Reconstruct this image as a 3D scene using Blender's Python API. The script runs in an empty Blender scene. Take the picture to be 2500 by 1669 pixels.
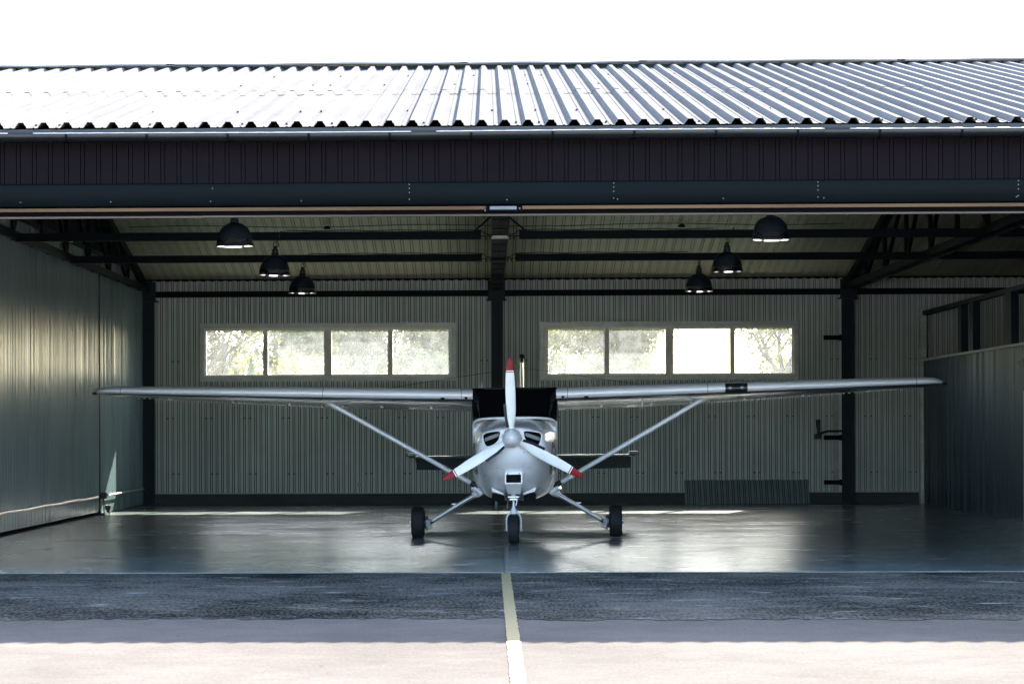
import bpy, math, random
from mathutils import Vector, Matrix
from mathutils.bvhtree import BVHTree
R = math.radians
sc = bpy.context.scene
C = sc.collection
random.seed(7)

# ------------------------------------------------------------------ materials
def new_mat(name):
    m = bpy.data.materials.new(name); m.use_nodes = True
    nt = m.node_tree; b = nt.nodes['Principled BSDF']
    return m, nt, b

def mat(name, col, rough=.5, metal=0., var=.12, rvar=.12, scale=(3, 3, 3), bump=0., bscale=60, coat=0., spec=.5, ior=1.5, tint=None):
    """plain painted / metal surface with soft procedural wear in colour and gloss"""
    m, nt, b = new_mat(name)
    N = nt.nodes; L = nt.links
    tc = N.new('ShaderNodeTexCoord'); mp = N.new('ShaderNodeMapping'); mp.inputs['Scale'].default_value = scale
    L.new(tc.outputs['Object'], mp.inputs['Vector'])
    nz = N.new('ShaderNodeTexNoise'); nz.inputs['Detail'].default_value = 6; nz.inputs['Scale'].default_value = 1
    nz.inputs['Roughness'].default_value = .65
    L.new(mp.outputs[0], nz.inputs['Vector'])
    rp = N.new('ShaderNodeMapRange'); rp.inputs['From Min'].default_value = .3; rp.inputs['From Max'].default_value = .7
    L.new(nz.outputs['Fac'], rp.inputs['Value'])
    mx = N.new('ShaderNodeMix'); mx.data_type = 'RGBA'
    mx.inputs['A'].default_value = (*[c * (1 - var) for c in col], 1)
    mx.inputs['B'].default_value = (*[min(1, c * (1 + var)) for c in col], 1)
    L.new(rp.outputs[0], mx.inputs['Factor']); L.new(mx.outputs['Result'], b.inputs['Base Color'])
    rr = N.new('ShaderNodeMapRange'); rr.inputs['To Min'].default_value = max(.02, rough - rvar / 2); rr.inputs['To Max'].default_value = rough + rvar / 2
    L.new(nz.outputs['Fac'], rr.inputs['Value']); L.new(rr.outputs[0], b.inputs['Roughness'])
    b.inputs['Metallic'].default_value = metal
    b.inputs['Coat Weight'].default_value = coat
    b.inputs['Coat Roughness'].default_value = .08
    b.inputs['Specular IOR Level'].default_value = spec; b.inputs['IOR'].default_value = ior
    if tint: b.inputs['Specular Tint'].default_value = (*tint, 1)
    if bump:
        n2 = N.new('ShaderNodeTexNoise'); n2.inputs['Scale'].default_value = bscale; n2.inputs['Detail'].default_value = 3
        L.new(tc.outputs['Object'], n2.inputs['Vector'])
        bp = N.new('ShaderNodeBump'); bp.inputs['Strength'].default_value = bump; bp.inputs['Distance'].default_value = .01
        L.new(n2.outputs['Fac'], bp.inputs['Height']); L.new(bp.outputs[0], b.inputs['Normal'])
    return m

M = {}
M['roof'] = mat('roof_sheet', (.162, .160, .156), .8, .0, .14, .1, (1.2, .5, 1), ior=1.02)
M['screw'] = mat('screw_dark', (.03, .03, .035), .5, .3)
M['bolt'] = mat('bolt_bright', (.11, .115, .12), .4, .1)
M['lip'] = mat('gutter_lip', (.42, .42, .43), .45, .2)
M['ridge'] = mat('ridge_cap', (.23, .23, .23), .8, .0, ior=1.02)
M['closure'] = mat('foam_closure', (.012, .035, .04), .8)
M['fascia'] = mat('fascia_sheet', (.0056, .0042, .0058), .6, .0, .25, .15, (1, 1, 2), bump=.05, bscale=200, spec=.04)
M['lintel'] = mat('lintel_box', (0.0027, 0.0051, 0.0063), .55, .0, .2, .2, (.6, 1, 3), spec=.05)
M['gutter'] = mat('gutter_metal', (.006, .008, .0095), .32, .2, .2)
M['wood'] = mat('timber_strip', (.105, .066, .036), .75, 0, .3, .1, (.6, 8, 8), spec=.1)
M['track'] = mat('track_steel', (.002, .002, .003), .7, .0, spec=.04)
M['tracklip'] = mat('track_lip', (.085, .066, .05), .55, .0, .35, .1, (.5, 5, 5), spec=.2)
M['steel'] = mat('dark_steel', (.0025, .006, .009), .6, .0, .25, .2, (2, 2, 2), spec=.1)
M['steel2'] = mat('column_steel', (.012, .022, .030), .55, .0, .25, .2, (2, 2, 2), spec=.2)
M['backwall'] = mat('back_wall_sheet', (.53, .59, .56), .5, .0, .2, .14, (.8, 1, .35))
M['ceiling'] = mat('ceiling_sheet', (.34, .335, .255), .5, .0, .15, .1, (.4, .7, 1))
M['groove_shade'] = mat('painted_groove_shade', (.004, .009, .011), .8, spec=.1)  # near-black groove bottoms: shade of the recesses put into the colour
M['plinth'] = mat('concrete_plinth', (.05, .06, .065), .8, 0, .3, .1, (1, 1, 3), bump=.2)
M['gable'] = mat('dark_partition', (.004, .008, .011), .6, 0, .2, spec=.12)
M['leftwall'] = mat('left_partition_sheet', (.145, .205, .21), .25, .0, .12, .1, (1, .8, .3), spec=.36, tint=(.58, .84, 1))
M['rightwall'] = mat('right_partition_sheet', (.018, .038, .047), .42, .4, .15, .12, (1, .8, .3))
M['trim'] = mat('pale_trim', (.36, .36, .35), .5, .1, .2)
M['rail'] = mat('galvanised_rail', (.55, .53, .5), .35, .7, .15)
M['frame'] = mat('window_frame', (.78, .73, .65), .5, 0, .12, .1)
M['flash'] = mat('window_flashing', (.50, .52, .48), .42, .2, .25, .15, (2, 2, 5), bump=.25, bscale=9)
M['black'] = mat('black_plastic', (.008, .008, .009), .45)
M['lamp'] = mat('lamp_enamel', (.010, .017, .026), .38, 0, .25, .12, (9, 9, 9))
M['reflector'] = mat('lamp_reflector', (.93, .90, .84), .16, 1., .03, .04)
M['bulb'] = mat('lamp_bulb_glass', (.8, .8, .78), .2, 0, .03)
M['lightgrey'] = mat('grey_plastic', (.35, .36, .36), .5)
M['blue_door'] = mat('grey_blue_door', (.17, .22, .25), .5, .1)
# aircraft
M['paint'] = mat('aircraft_paint', (.84, .84, .85), .28, .0, .06, .1, (2, 2, 2), coat=.35)
M['paintdull'] = mat('aircraft_paint_worn', (.82, .82, .84), .36, .0, .06, .1, (2, 2, 2), coat=.1)
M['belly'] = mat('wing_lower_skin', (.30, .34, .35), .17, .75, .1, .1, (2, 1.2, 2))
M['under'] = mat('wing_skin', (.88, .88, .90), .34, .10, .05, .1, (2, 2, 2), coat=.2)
M['blade'] = mat('blade_white', (.92, .92, .90), .4, 0, .05, .1, (6, 6, 6))
M['red'] = mat('blade_red', (.26, .008, .012), .45, 0, .15, spec=.25)
M['boot'] = mat('deice_boot', (.012, .013, .022), .5)
M['glass_dark'] = mat('windscreen_glass', (.003, .003, .004), .06, 0, .05, .02, spec=.3)
M['void'] = mat('intake_void', (.006, .006, .007), .85, 0, .1, .05, spec=.1)
M['tyre'] = mat('tyre_rubber', (.012, .012, .014), .75, 0, .3, .1, (9, 9, 9), spec=.3)
M['alu'] = mat('gear_metal', (.55, .57, .60), .32, .6, .1)
M['gearwhite'] = mat('fork_white', (.62, .65, .68), .35, .1, .06)
M['brake'] = mat('brake_metal', (.10, .11, .12), .45, .6, .3)
M['tailpaint'] = mat('tail_paint', (.10, .12, .13), .32, 0, .1, .1, coat=.2)
M['emblem'] = mat('dark_emblem', (.012, .016, .026), .3, 0, .1, coat=.3)
M['lamp_glass'] = mat('landing_lamp_glass', (.12, .12, .13), .2, .5)
M['lens'] = mat('lens_dark', (.02, .02, .022), .05, 0, .05, .02)
M['line_paint'] = None

def floor_material():
    m, nt, b = new_mat('polished_concrete'); N = nt.nodes; L = nt.links
    tc = N.new('ShaderNodeTexCoord')
    def noise(scale, det=6, rgh=.6):
        mp = N.new('ShaderNodeMapping'); mp.inputs['Scale'].default_value = scale
        L.new(tc.outputs['Object'], mp.inputs['Vector'])
        n = N.new('ShaderNodeTexNoise'); n.inputs['Scale'].default_value = 1; n.inputs['Detail'].default_value = det; n.inputs['Roughness'].default_value = rgh
        L.new(mp.outputs[0], n.inputs['Vector']); return n
    a = noise((.5, .75, 1), 9, .72); c = noise((1.5, 3.2, 1), 8, .75); big = noise((.25, .3, 1), 3)
    ad = N.new('ShaderNodeMath'); ad.operation = 'ADD'; L.new(a.outputs['Fac'], ad.inputs[0]); L.new(c.outputs['Fac'], ad.inputs[1])
    hf = N.new('ShaderNodeMapRange'); hf.inputs['From Min'].default_value = .72; hf.inputs['From Max'].default_value = 1.28; L.new(ad.outputs[0], hf.inputs['Value'])
    cr = N.new('ShaderNodeValToRGB'); e = cr.color_ramp.elements
    e[0].color = (.075, .108, .106, 1); e[1].color = (.19, .22, .212, 1); L.new(hf.outputs[0], cr.inputs['Fac'])
    # expansion joint along the length of the floor
    sx = N.new('ShaderNodeSeparateXYZ'); L.new(tc.outputs['Object'], sx.inputs[0])
    d = N.new('ShaderNodeMath'); d.operation = 'SUBTRACT'; d.inputs[1].default_value = .165; L.new(sx.outputs['X'], d.inputs[0])
    ab = N.new('ShaderNodeMath'); ab.operation = 'ABSOLUTE'; L.new(d.outputs[0], ab.inputs[0])
    lt = N.new('ShaderNodeMath'); lt.operation = 'LESS_THAN'; lt.inputs[1].default_value = .011; L.new(ab.outputs[0], lt.inputs[0])
    mx = N.new('ShaderNodeMix'); mx.data_type = 'RGBA'; mx.inputs['B'].default_value = (.015, .02, .022, 1)
    L.new(lt.outputs[0], mx.inputs['Factor']); L.new(cr.outputs[0], mx.inputs['A']); L.new(mx.outputs['Result'], b.inputs['Base Color'])
    rr = N.new('ShaderNodeMapRange'); rr.inputs['From Min'].default_value = .7; rr.inputs['From Max'].default_value = 1.3
    rr.inputs['To Min'].default_value = .12; rr.inputs['To Max'].default_value = .33; L.new(ad.outputs[0], rr.inputs['Value']); L.new(rr.outputs[0], b.inputs['Roughness'])
    b.inputs['Specular IOR Level'].default_value = .8
    bp = N.new('ShaderNodeBump'); bp.inputs['Strength'].default_value = .3; bp.inputs['Distance'].default_value = .006
    L.new(ad.outputs[0], bp.inputs['Height']); L.new(bp.outputs[0], b.inputs['Normal'])
    return m

def ground_material(name, c0, c1, fleck, fleck_amt, grain=140, gain=.5, seed=0., rough=.9):
    m, nt, b = new_mat(name); N = nt.nodes; L = nt.links
    tc = N.new('ShaderNodeTexCoord')
    def noise(scale, det, rgh, off=0.):
        mp = N.new('ShaderNodeMapping'); mp.inputs['Scale'].default_value = scale; mp.inputs['Location'].default_value = (off + seed, off, 0)
        L.new(tc.outputs['Object'], mp.inputs['Vector'])
        n = N.new('ShaderNodeTexNoise'); n.inputs['Scale'].default_value = 1; n.inputs['Detail'].default_value = det; n.inputs['Roughness'].default_value = rgh
        L.new(mp.outputs[0], n.inputs['Vector']); return n
    big = noise((.40, .36, 1), 7, .68); fine = noise((grain, grain * .26, 1), 4, .85); mid = noise((1.7, 1.9, 1), 8, .75, 3.)
    ad = N.new('ShaderNodeMath'); ad.operation = 'MULTIPLY_ADD'; ad.inputs[1].default_value = gain; L.new(fine.outputs['Fac'], ad.inputs[0]); L.new(big.outputs['Fac'], ad.inputs[2])
    ad2 = N.new('ShaderNodeMath'); ad2.operation = 'MULTIPLY_ADD'; ad2.inputs[1].default_value = .5; L.new(mid.outputs['Fac'], ad2.inputs[0]); L.new(ad.outputs[0], ad2.inputs[2])
    c = .75 + gain / 2
    hf = N.new('ShaderNodeMapRange'); hf.inputs['From Min'].default_value = c - .17; hf.inputs['From Max'].default_value = c + .17; L.new(ad2.outputs[0], hf.inputs['Value'])
    mx = N.new('ShaderNodeMix'); mx.data_type = 'RGBA'; mx.inputs['A'].default_value = (*c0, 1); mx.inputs['B'].default_value = (*c1, 1)
    L.new(hf.outputs[0], mx.inputs['Factor'])
    fl = noise((1.3, 2.4, 1), 8, .74, 11.)
    th = N.new('ShaderNodeMapRange'); th.inputs['From Min'].default_value = .575; th.inputs['From Max'].default_value = .65; th.inputs['To Max'].default_value = fleck_amt; L.new(fl.outputs['Fac'], th.inputs['Value'])
    m2 = N.new('ShaderNodeMix'); m2.data_type = 'RGBA'; m2.inputs['B'].default_value = (*fleck, 1); L.new(th.outputs[0], m2.inputs['Factor']); L.new(mx.outputs['Result'], m2.inputs['A'])
    dk = noise((9, 9, 1), 3, .5, 23.)
    dt = N.new('ShaderNodeMapRange'); dt.inputs['From Min'].default_value = .72; dt.inputs['From Max'].default_value = .78; dt.inputs['To Max'].default_value = .7; L.new(dk.outputs['Fac'], dt.inputs['Value'])
    m3 = N.new('ShaderNodeMix'); m3.data_type = 'RGBA'; m3.inputs['B'].default_value = (.02, .022, .026, 1); L.new(dt.outputs[0], m3.inputs['Factor']); L.new(m2.outputs['Result'], m3.inputs['A'])
    L.new(m3.outputs['Result'], b.inputs['Base Color']); b.inputs['Roughness'].default_value = rough
    b.inputs['IOR'].default_value = 1.03
    bp = N.new('ShaderNodeBump'); bp.inputs['Strength'].default_value = .5; bp.inputs['Distance'].default_value = .006
    L.new(fine.outputs['Fac'], bp.inputs['Height']); L.new(bp.outputs[0], b.inputs['Normal'])
    return m

def line_material():
    m, nt, b = new_mat('worn_line_paint'); N = nt.nodes; L = nt.links
    tc = N.new('ShaderNodeTexCoord'); n = N.new('ShaderNodeTexNoise'); n.inputs['Scale'].default_value = 14; n.inputs['Detail'].default_value = 8; n.inputs['Roughness'].default_value = .75
    L.new(tc.outputs['Object'], n.inputs['Vector'])
    cr = N.new('ShaderNodeValToRGB'); e = cr.color_ramp.elements; e[0].position = .34; e[0].color = (.16, .15, .13, 1); e[1].position = .44; e[1].color = (.29, .232, .105, 1)
    x = e.new(.7); x.color = (.34, .28, .135, 1)
    L.new(n.outputs['Fac'], cr.inputs['Fac']); L.new(cr.outputs[0], b.inputs['Base Color']); b.inputs['Roughness'].default_value = .8
    return m

def glass_material():
    """dusty old glazing: mostly clear, with dust that scatters the sun; an arched reflection is painted into the lower part as extra scatter"""
    m = bpy.data.materials.new('dusty_glazing'); m.use_nodes = True; nt = m.node_tree; N = nt.nodes; L = nt.links
    N.remove(N['Principled BSDF']); out = N['Material Output']
    tr = N.new('ShaderNodeBsdfTransparent'); tr.inputs[0].default_value = (.95, .97, .95, 1)
    tl = N.new('ShaderNodeBsdfTranslucent'); tl.inputs[0].default_value = (.86, .88, .89, 1)
    gl = N.new('ShaderNodeBsdfGlossy'); gl.inputs['Roughness'].default_value = .02
    tc = N.new('ShaderNodeTexCoord'); sp = N.new('ShaderNodeSeparateXYZ'); L.new(tc.outputs['Object'], sp.inputs[0])
    def math_(op, a, b_):
        n = N.new('ShaderNodeMath'); n.operation = op
        for i, q in enumerate((a, b_)):
            if isinstance(q, (int, float)): n.inputs[i].default_value = q
            else: L.new(q, n.inputs[i])
        return n.outputs[0]
    def arch(x0, z0, k, xa, xb):
        dx = math_('SUBTRACT', sp.outputs['X'], x0); q = math_('MULTIPLY', math_('MULTIPLY', dx, dx), k)
        top = math_('SUBTRACT', z0, q)
        mr = N.new('ShaderNodeMapRange'); L.new(math_('SUBTRACT', top, sp.outputs['Z']), mr.inputs['Value']); mr.inputs['From Min'].default_value = -.01; mr.inputs['From Max'].default_value = .03
        return math_('MULTIPLY', math_('MULTIPLY', mr.outputs[0], math_('GREATER_THAN', sp.outputs['X'], xa)), math_('LESS_THAN', sp.outputs['X'], xb))
    arch_reflection = math_('MAXIMUM', arch(-3.1, 3.30, .055, -4.45, -.7), arch(2.6, 3.06, .04, 1.4, 3.9))  # arched reflection painted into the panes as paler areas
    nz = N.new('ShaderNodeTexNoise'); nz.inputs['Scale'].default_value = 5; nz.inputs['Detail'].default_value = 6; L.new(tc.outputs['Object'], nz.inputs['Vector'])
    fac = math_('ADD', math_('MULTIPLY', arch_reflection, ARCH_REFLECTION), math_('MULTIPLY', nz.outputs['Fac'], DUST_BASE))
    mx = N.new('ShaderNodeMixShader'); L.new(fac, mx.inputs[0]); L.new(tr.outputs[0], mx.inputs[1]); L.new(tl.outputs[0], mx.inputs[2])
    m2 = N.new('ShaderNodeMixShader'); m2.inputs[0].default_value = .02; L.new(mx.outputs[0], m2.inputs[1]); L.new(gl.outputs[0], m2.inputs[2])
    L.new(m2.outputs[0], out.inputs['Surface']); return m
ARCH_REFLECTION, DUST_BASE = .012, .055

def leaf_material(name, c, trans=.5):
    m, nt, b = new_mat(name); N = nt.nodes; L = nt.links
    tc = N.new('ShaderNodeTexCoord'); nz = N.new('ShaderNodeTexNoise'); nz.inputs['Scale'].default_value = .9; nz.inputs['Detail'].default_value = 3; L.new(tc.outputs['Object'], nz.inputs['Vector'])
    mx = N.new('ShaderNodeMix'); mx.data_type = 'RGBA'; mx.inputs['A'].default_value = (c[0] * .7, c[1] * .75, c[2] * .8, 1); mx.inputs['B'].default_value = (c[0] * 1.5, c[1] * 1.3, c[2], 1)
    L.new(nz.outputs['Fac'], mx.inputs['Factor']); L.new(mx.outputs['Result'], b.inputs['Base Color']); b.inputs['Roughness'].default_value = .55
    tl = N.new('ShaderNodeBsdfTranslucent'); L.new(mx.outputs['Result'], tl.inputs[0])
    ms = N.new('ShaderNodeMixShader'); ms.inputs[0].default_value = trans; L.new(b.outputs[0], ms.inputs[1]); L.new(tl.outputs[0], ms.inputs[2])
    L.new(ms.outputs[0], N['Material Output'].inputs['Surface']); return m

M['floor'] = floor_material()
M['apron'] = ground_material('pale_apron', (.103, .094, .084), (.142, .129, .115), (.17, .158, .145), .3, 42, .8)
M['bounce_sheet'] = ground_material('bounce_sheet_pale', (.58, .56, .53), (.70, .68, .65), (.5, .5, .5), .3, 40, .4, 9.)  # very pale, for the added light-bouncing sheet
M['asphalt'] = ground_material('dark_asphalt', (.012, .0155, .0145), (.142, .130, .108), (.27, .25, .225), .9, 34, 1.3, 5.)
M['line_paint'] = line_material()
M['glass'] = glass_material()
M['leaf_a'] = leaf_material('oak_leaves', (.10, .155, .03))
M['leaf_b'] = leaf_material('birch_leaves', (.17, .175, .024))
M['leaf_c'] = leaf_material('conifer_needles', (.09, .19, .02), .35)
M['bark'] = mat('bark', (.10, .085, .065), .9, 0, .3, .1, (8, 8, 2), bump=.5, bscale=20)
M['grass'] = mat('grass_ground', (.06, .085, .03), .9, 0, .35, .1, (.6, .6, .6), bump=.4)

# ------------------------------------------------------------------ mesh builder
class MB:
    def __init__(s): s.v = []; s.f = []; s.m = []; s.mi = 0
    def add(s, vs, fs):
        o = len(s.v); s.v += [tuple(p) for p in vs]
        for f in fs: s.f.append([i + o for i in f]); s.m.append(s.mi)
    def quad(s, a, b, c, d): s.add([a, b, c, d], [(0, 1, 2, 3)])
    def box(s, x0, x1, y0, y1, z0, z1):
        s.add([(x0, y0, z0), (x1, y0, z0), (x1, y1, z0), (x0, y1, z0), (x0, y0, z1), (x1, y0, z1), (x1, y1, z1), (x0, y1, z1)],
              [(0, 3, 2, 1), (4, 5, 6, 7), (0, 1, 5, 4), (1, 2, 6, 5), (2, 3, 7, 6), (3, 0, 4, 7)])
    def beam(s, p, q, w, h, up=(0, 0, 1)):
        p, q = Vector(p), Vector(q); d = (q - p).normalized(); a = d.cross(Vector(up)).normalized(); b = a.cross(d)
        pts = [c + a * (i * w / 2) + b * (j * h / 2) for c in (p, q) for (i, j) in ((-1, -1), (1, -1), (1, 1), (-1, 1))]
        s.add(pts, [(0, 1, 2, 3), (7, 6, 5, 4), (0, 4, 5, 1), (1, 5, 6, 2), (2, 6, 7, 3), (3, 7, 4, 0)])
    def loft(s, rings, caps=True, closed=True):
        n = len(rings[0]); vs = [p for r in rings for p in r]; fs = []
        for i in range(len(rings) - 1):
            for k in range(n if closed else n - 1):
                a = i * n + k; b = i * n + (k + 1) % n
                fs.append((a, b, b + n, a + n))
        if caps and closed:
            fs.append(tuple(range(n - 1, -1, -1))); fs.append(tuple((len(rings) - 1) * n + k for k in range(n)))
        s.add(vs, fs)
    def tube(s, path, rad, n=10, up=None, ab=None, caps=True):
        P = [Vector(p) for p in path]; rings = []; prev = None
        for i, p in enumerate(P):
            d = (P[min(i + 1, len(P) - 1)] - P[max(i - 1, 0)]).normalized()
            ref = Vector(up) if up else (prev if prev is not None else (Vector((0, 0, 1)) if abs(d.z) < .9 else Vector((1, 0, 0))))
            b = (ref - d * ref.dot(d)).normalized(); a = d.cross(b); prev = b
            r = rad[i] if isinstance(rad, (list, tuple)) else rad
            ka, kb = ab if ab else (1, 1)
            rings.append([p + a * (r * ka * math.cos(t)) + b * (r * kb * math.sin(t)) for t in (2 * math.pi * k / n for k in range(n))])
        s.loft(rings, caps)
    def lathe(s, prof, c=(0, 0, 0), axis='z', n=32, closed_prof=False):
        rings = []
        for r, h in prof:
            ring = []
            for k in range(n):
                t = 2 * math.pi * k / n; a, b = r * math.cos(t), r * math.sin(t)
                if axis == 'z': p = (c[0] + a, c[1] + b, c[2] + h)
                elif axis == 'x': p = (c[0] + h, c[1] + a, c[2] + b)
                else: p = (c[0] + b, c[1] + h, c[2] + a)
                ring.append(p)
            rings.append(ring)
        if closed_prof: rings.append(rings[0]); s.loft(rings, False)
        else: s.loft(rings, True)
    def joints(s, prof, deep):
        # faces of a lofted profile whose two points both lie deep: their shade is painted in as a dark colour
        n = len(prof) - 1
        for i in range(len(s.f)):
            k = i % n
            if prof[k][1] > deep and prof[k + 1][1] > deep: s.m[i] = 1
    def build(s, name, mats, parent=None, smooth=None, bevel=0):
        me = bpy.data.meshes.new(name)
        o_ = OFS.get(parent, Vector((0, 0, 0)))
        me.from_pydata([(p[0] - o_[0], p[1] - o_[1], p[2] - o_[2]) for p in s.v], [], s.f)
        if not isinstance(mats, (list, tuple)): mats = [mats]
        for m in mats: me.materials.append(M[m] if isinstance(m, str) else m)
        me.polygons.foreach_set('material_index', s.m)
        me.validate(); me.update()
        if smooth is not None:
            me.polygons.foreach_set('use_smooth', [True] * len(me.polygons))
            me.set_sharp_from_angle(angle=R(smooth))
        ob = bpy.data.objects.new(name, me); C.objects.link(ob)
        if parent is not None: ob.parent = parent; OFS[ob] = o_
        if bevel:
            bv = ob.modifiers.new('bevel', 'BEVEL'); bv.width = bevel; bv.segments = 2; bv.limit_method = 'ANGLE'
        return ob
OFS = {}
def tag(o, label=None, cat=None, group=None, kind=None):
    if label: o['label'] = label
    if cat: o['category'] = cat
    if group: o['group'] = group
    if kind: o['kind'] = kind
    return o
def thing(name, loc, label, cat, group=None, rot=(0, 0, 0), local=False):
    e = bpy.data.objects.new(name, None); C.objects.link(e); e.location = loc; e.rotation_euler = rot; e.empty_display_size = .2
    OFS[e] = Vector((0, 0, 0)) if local else Vector(loc)
    return tag(e, label, cat, group)

# rib profiles: lists of (along, depth)
def profile(x0, x1, pitch, pts):
    out = []; n0 = math.floor(x0 / pitch)
    k = n0
    while k * pitch < x1 + pitch:
        for (s, d) in pts: out.append((k * pitch + s, d))
        k += 1
    res = []
    for i in range(len(out) - 1):
        (a, da), (b, db) = out[i], out[i + 1]
        if b <= x0 or a >= x1: continue
        if not res: res.append((max(a, x0), da))
        res.append((min(b, x1), db))
    return res
GROOVE = lambda p, g, d: [(0, 0), (p - g, 0), (p - g + .005, d), (p - .005, d)]

SLIT = lambda p, g, w, d: [(0, 0), (p - g - w, 0), (p - g - w + .001, d), (p - g - .001, d), (p - g, 0), (p - w, 0), (p - w + .001, d), (p - .001, d)]

# ------------------------------------------------------------------ dimensions (metres, camera at the origin looking along +Y)
YF, YB = 23.3, 45.0                  # facade and back wall
YE, YR, YRE = 23.05, 34.05, 45.35    # front eave, ridge, rear eave
ZE, SL = 4.65, .216
XL, XR = -20.0, 20.5
roofz = lambda y: ZE + SL * (y - YE) if y <= YR else ZE + SL * (YR - YE) - SL * (y - YR)
ceilz = lambda y: roofz(y) - .10
XC = .17; XTL, XTR = -6.95, 7.22     # truss lines
XPR = 8.7

# ------------------------------------------------------------------ ground
def sheet(name, x0, x1, y0, y1, z, m, nx=1, ny=1):
    b = MB(); b.quad((x0, y0, z), (x1, y0, z), (x1, y1, z), (x0, y1, z))
    return tag(b.build(name, m), kind='structure')
sheet('ground', -900, 900, -900, 900, -.04, 'grass')
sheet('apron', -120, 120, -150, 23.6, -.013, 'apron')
sheet('bounce_sheet', -120, 120, -150, 12.2, -.009, 'bounce_sheet')  # unseen pale sheet added to bounce sunlight into the hangar
b = MB(); rnd = random.Random(3); xs = []; x = -60
while x < 60: xs.append(x); x += .06
ph = [rnd.uniform(0, 6.28) for _ in range(8)]
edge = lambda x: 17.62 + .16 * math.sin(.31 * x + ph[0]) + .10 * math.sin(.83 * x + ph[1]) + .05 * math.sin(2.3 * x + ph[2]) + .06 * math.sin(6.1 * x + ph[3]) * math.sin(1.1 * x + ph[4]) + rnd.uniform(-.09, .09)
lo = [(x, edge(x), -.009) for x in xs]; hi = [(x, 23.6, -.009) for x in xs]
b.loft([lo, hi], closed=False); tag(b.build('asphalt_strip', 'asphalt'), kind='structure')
b = MB(); b.box(XL, XR, 23.46, YB + .4, -.2, 0.0); tag(b.build('hangar_floor', 'floor'), kind='structure')
b = MB(); y = -20.; L_, R_ = [], []
while y <= 23.45:
    w = .048 + rnd.uniform(-.005, .005); L_.append((.173 - w, y, -.005)); R_.append((.173 + w + rnd.uniform(-.004, .004), y, -.005)); y += .07
b.loft([L_, R_], closed=False); tag(b.build('painted_line', 'line_paint'), kind='structure')

# ------------------------------------------------------------------ hangar
H = thing('hangar', (XC, 34, 0), 'dark metal aircraft hangar with ribbed pale roof and wide open front', 'hangar')
# roof
RIB = [(0, 0), (.060, 0), (.065, .006), (.080, .006), (.085, 0), (.115, 0), (.131, .030), (.137, .030), (.152, .058), (.205, .058), (.220, .030), (.226, .030), (.240, 0)]
RIB = [(s, d) for s, d in RIB][:-1]
pr = profile(XL, XR, .24, RIB)
def roof_part(bm, ya, yb, lift0, lift1):
    jj = {}
    r1 = []; r2 = []
    for i, (s, d) in enumerate(pr):
        k = int(s // .24); jy = .012 * math.sin(k * 12.9898) if lift0 == 0 and ya == YE else .010 * math.sin(k * 7.1)
        r1.append((s, ya + jy, roofz(ya) + d + lift0)); r2.append((s, yb, roofz(yb) + d + lift1))
    bm.loft([r1, r2], closed=False)
b = MB(); roof_part(b, YE, 28.25, 0, 0); roof_part(b, 28.0, YR, .006, .003)
r1 = [(s, YR, roofz(YR) + d) for s, d in pr]; r2 = [(s, YRE, roofz(YRE) + d) for s, d in pr]; b.loft([r1, r2], closed=False)
b.mi = 1
for yy in (23.35, 25.1, 29.9, 32.0):
    k = math.floor(XL / .24)
    while k * .24 < XR:
        if k % 4 == {23.35: 1, 25.1: 0, 29.9: 2, 32.0: 3}[yy] or (k * 7) % 11 == 3:
            xx = k * .24 + .05 + .01 * math.sin(k); z = roofz(yy); b.box(xx - .011, xx + .011, yy - .02, yy + .02, z, z + .016)
        k += 1
b.build('roof', ['roof', 'screw'], H)
roof = C.objects['roof'] if 'roof' in C.objects else bpy.data.objects['roof']
for o, (ya, yb) in ((0, (33.86, YR)),):
    b = MB(); segs = [-20, -12.8, -9.1, -4.9, -.42, 2.3, 6.2, 9.9, 20.5]; zr = roofz(YR)
    for i in range(len(segs) - 1):
        x0, x1 = segs[i], segs[i + 1] + .12; e = .004 * (i % 2); q = [(-.02) * math.sin(i * 2.1), .012 * math.cos(i * 3.3)]
        f = lambda x, y, z: (x, y, z)
        n = 8; rows = []
        for (yy, zz) in ((33.80, zr + .035), (33.80, zr + .058), (YR - .03, zr + .105), (YR + .03, zr + .105), (34.30, zr + .05)):
            rows.append([(x0 + (x1 - x0) * t / n, yy, zz + e + .006 * math.sin(i * 2.7 + t * 1.3)) for t in range(n + 1)])
        b.loft(rows, closed=False)
    b.build('ridge_cap', 'ridge', H)
b = MB(); b.box(XL, XR, 33.93, 33.97, roofz(33.9) - .02, roofz(33.9) + .064); b.build('rib_closure', 'closure', H)
# ceiling lining
pc = profile(XL, XR, .18, SLIT(.18, .05, .013, .022))
b = MB(); b.loft([[(s, 23.6, ceilz(23.6) + d) for s, d in pc], [(s, YR, ceilz(YR) + d) for s, d in pc], [(s, YB - .01, ceilz(YB - .01) + d) for s, d in pc]], closed=False); b.joints(pc, .01)
b.build('ceiling', ['ceiling', 'groove_shade'], H)
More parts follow.
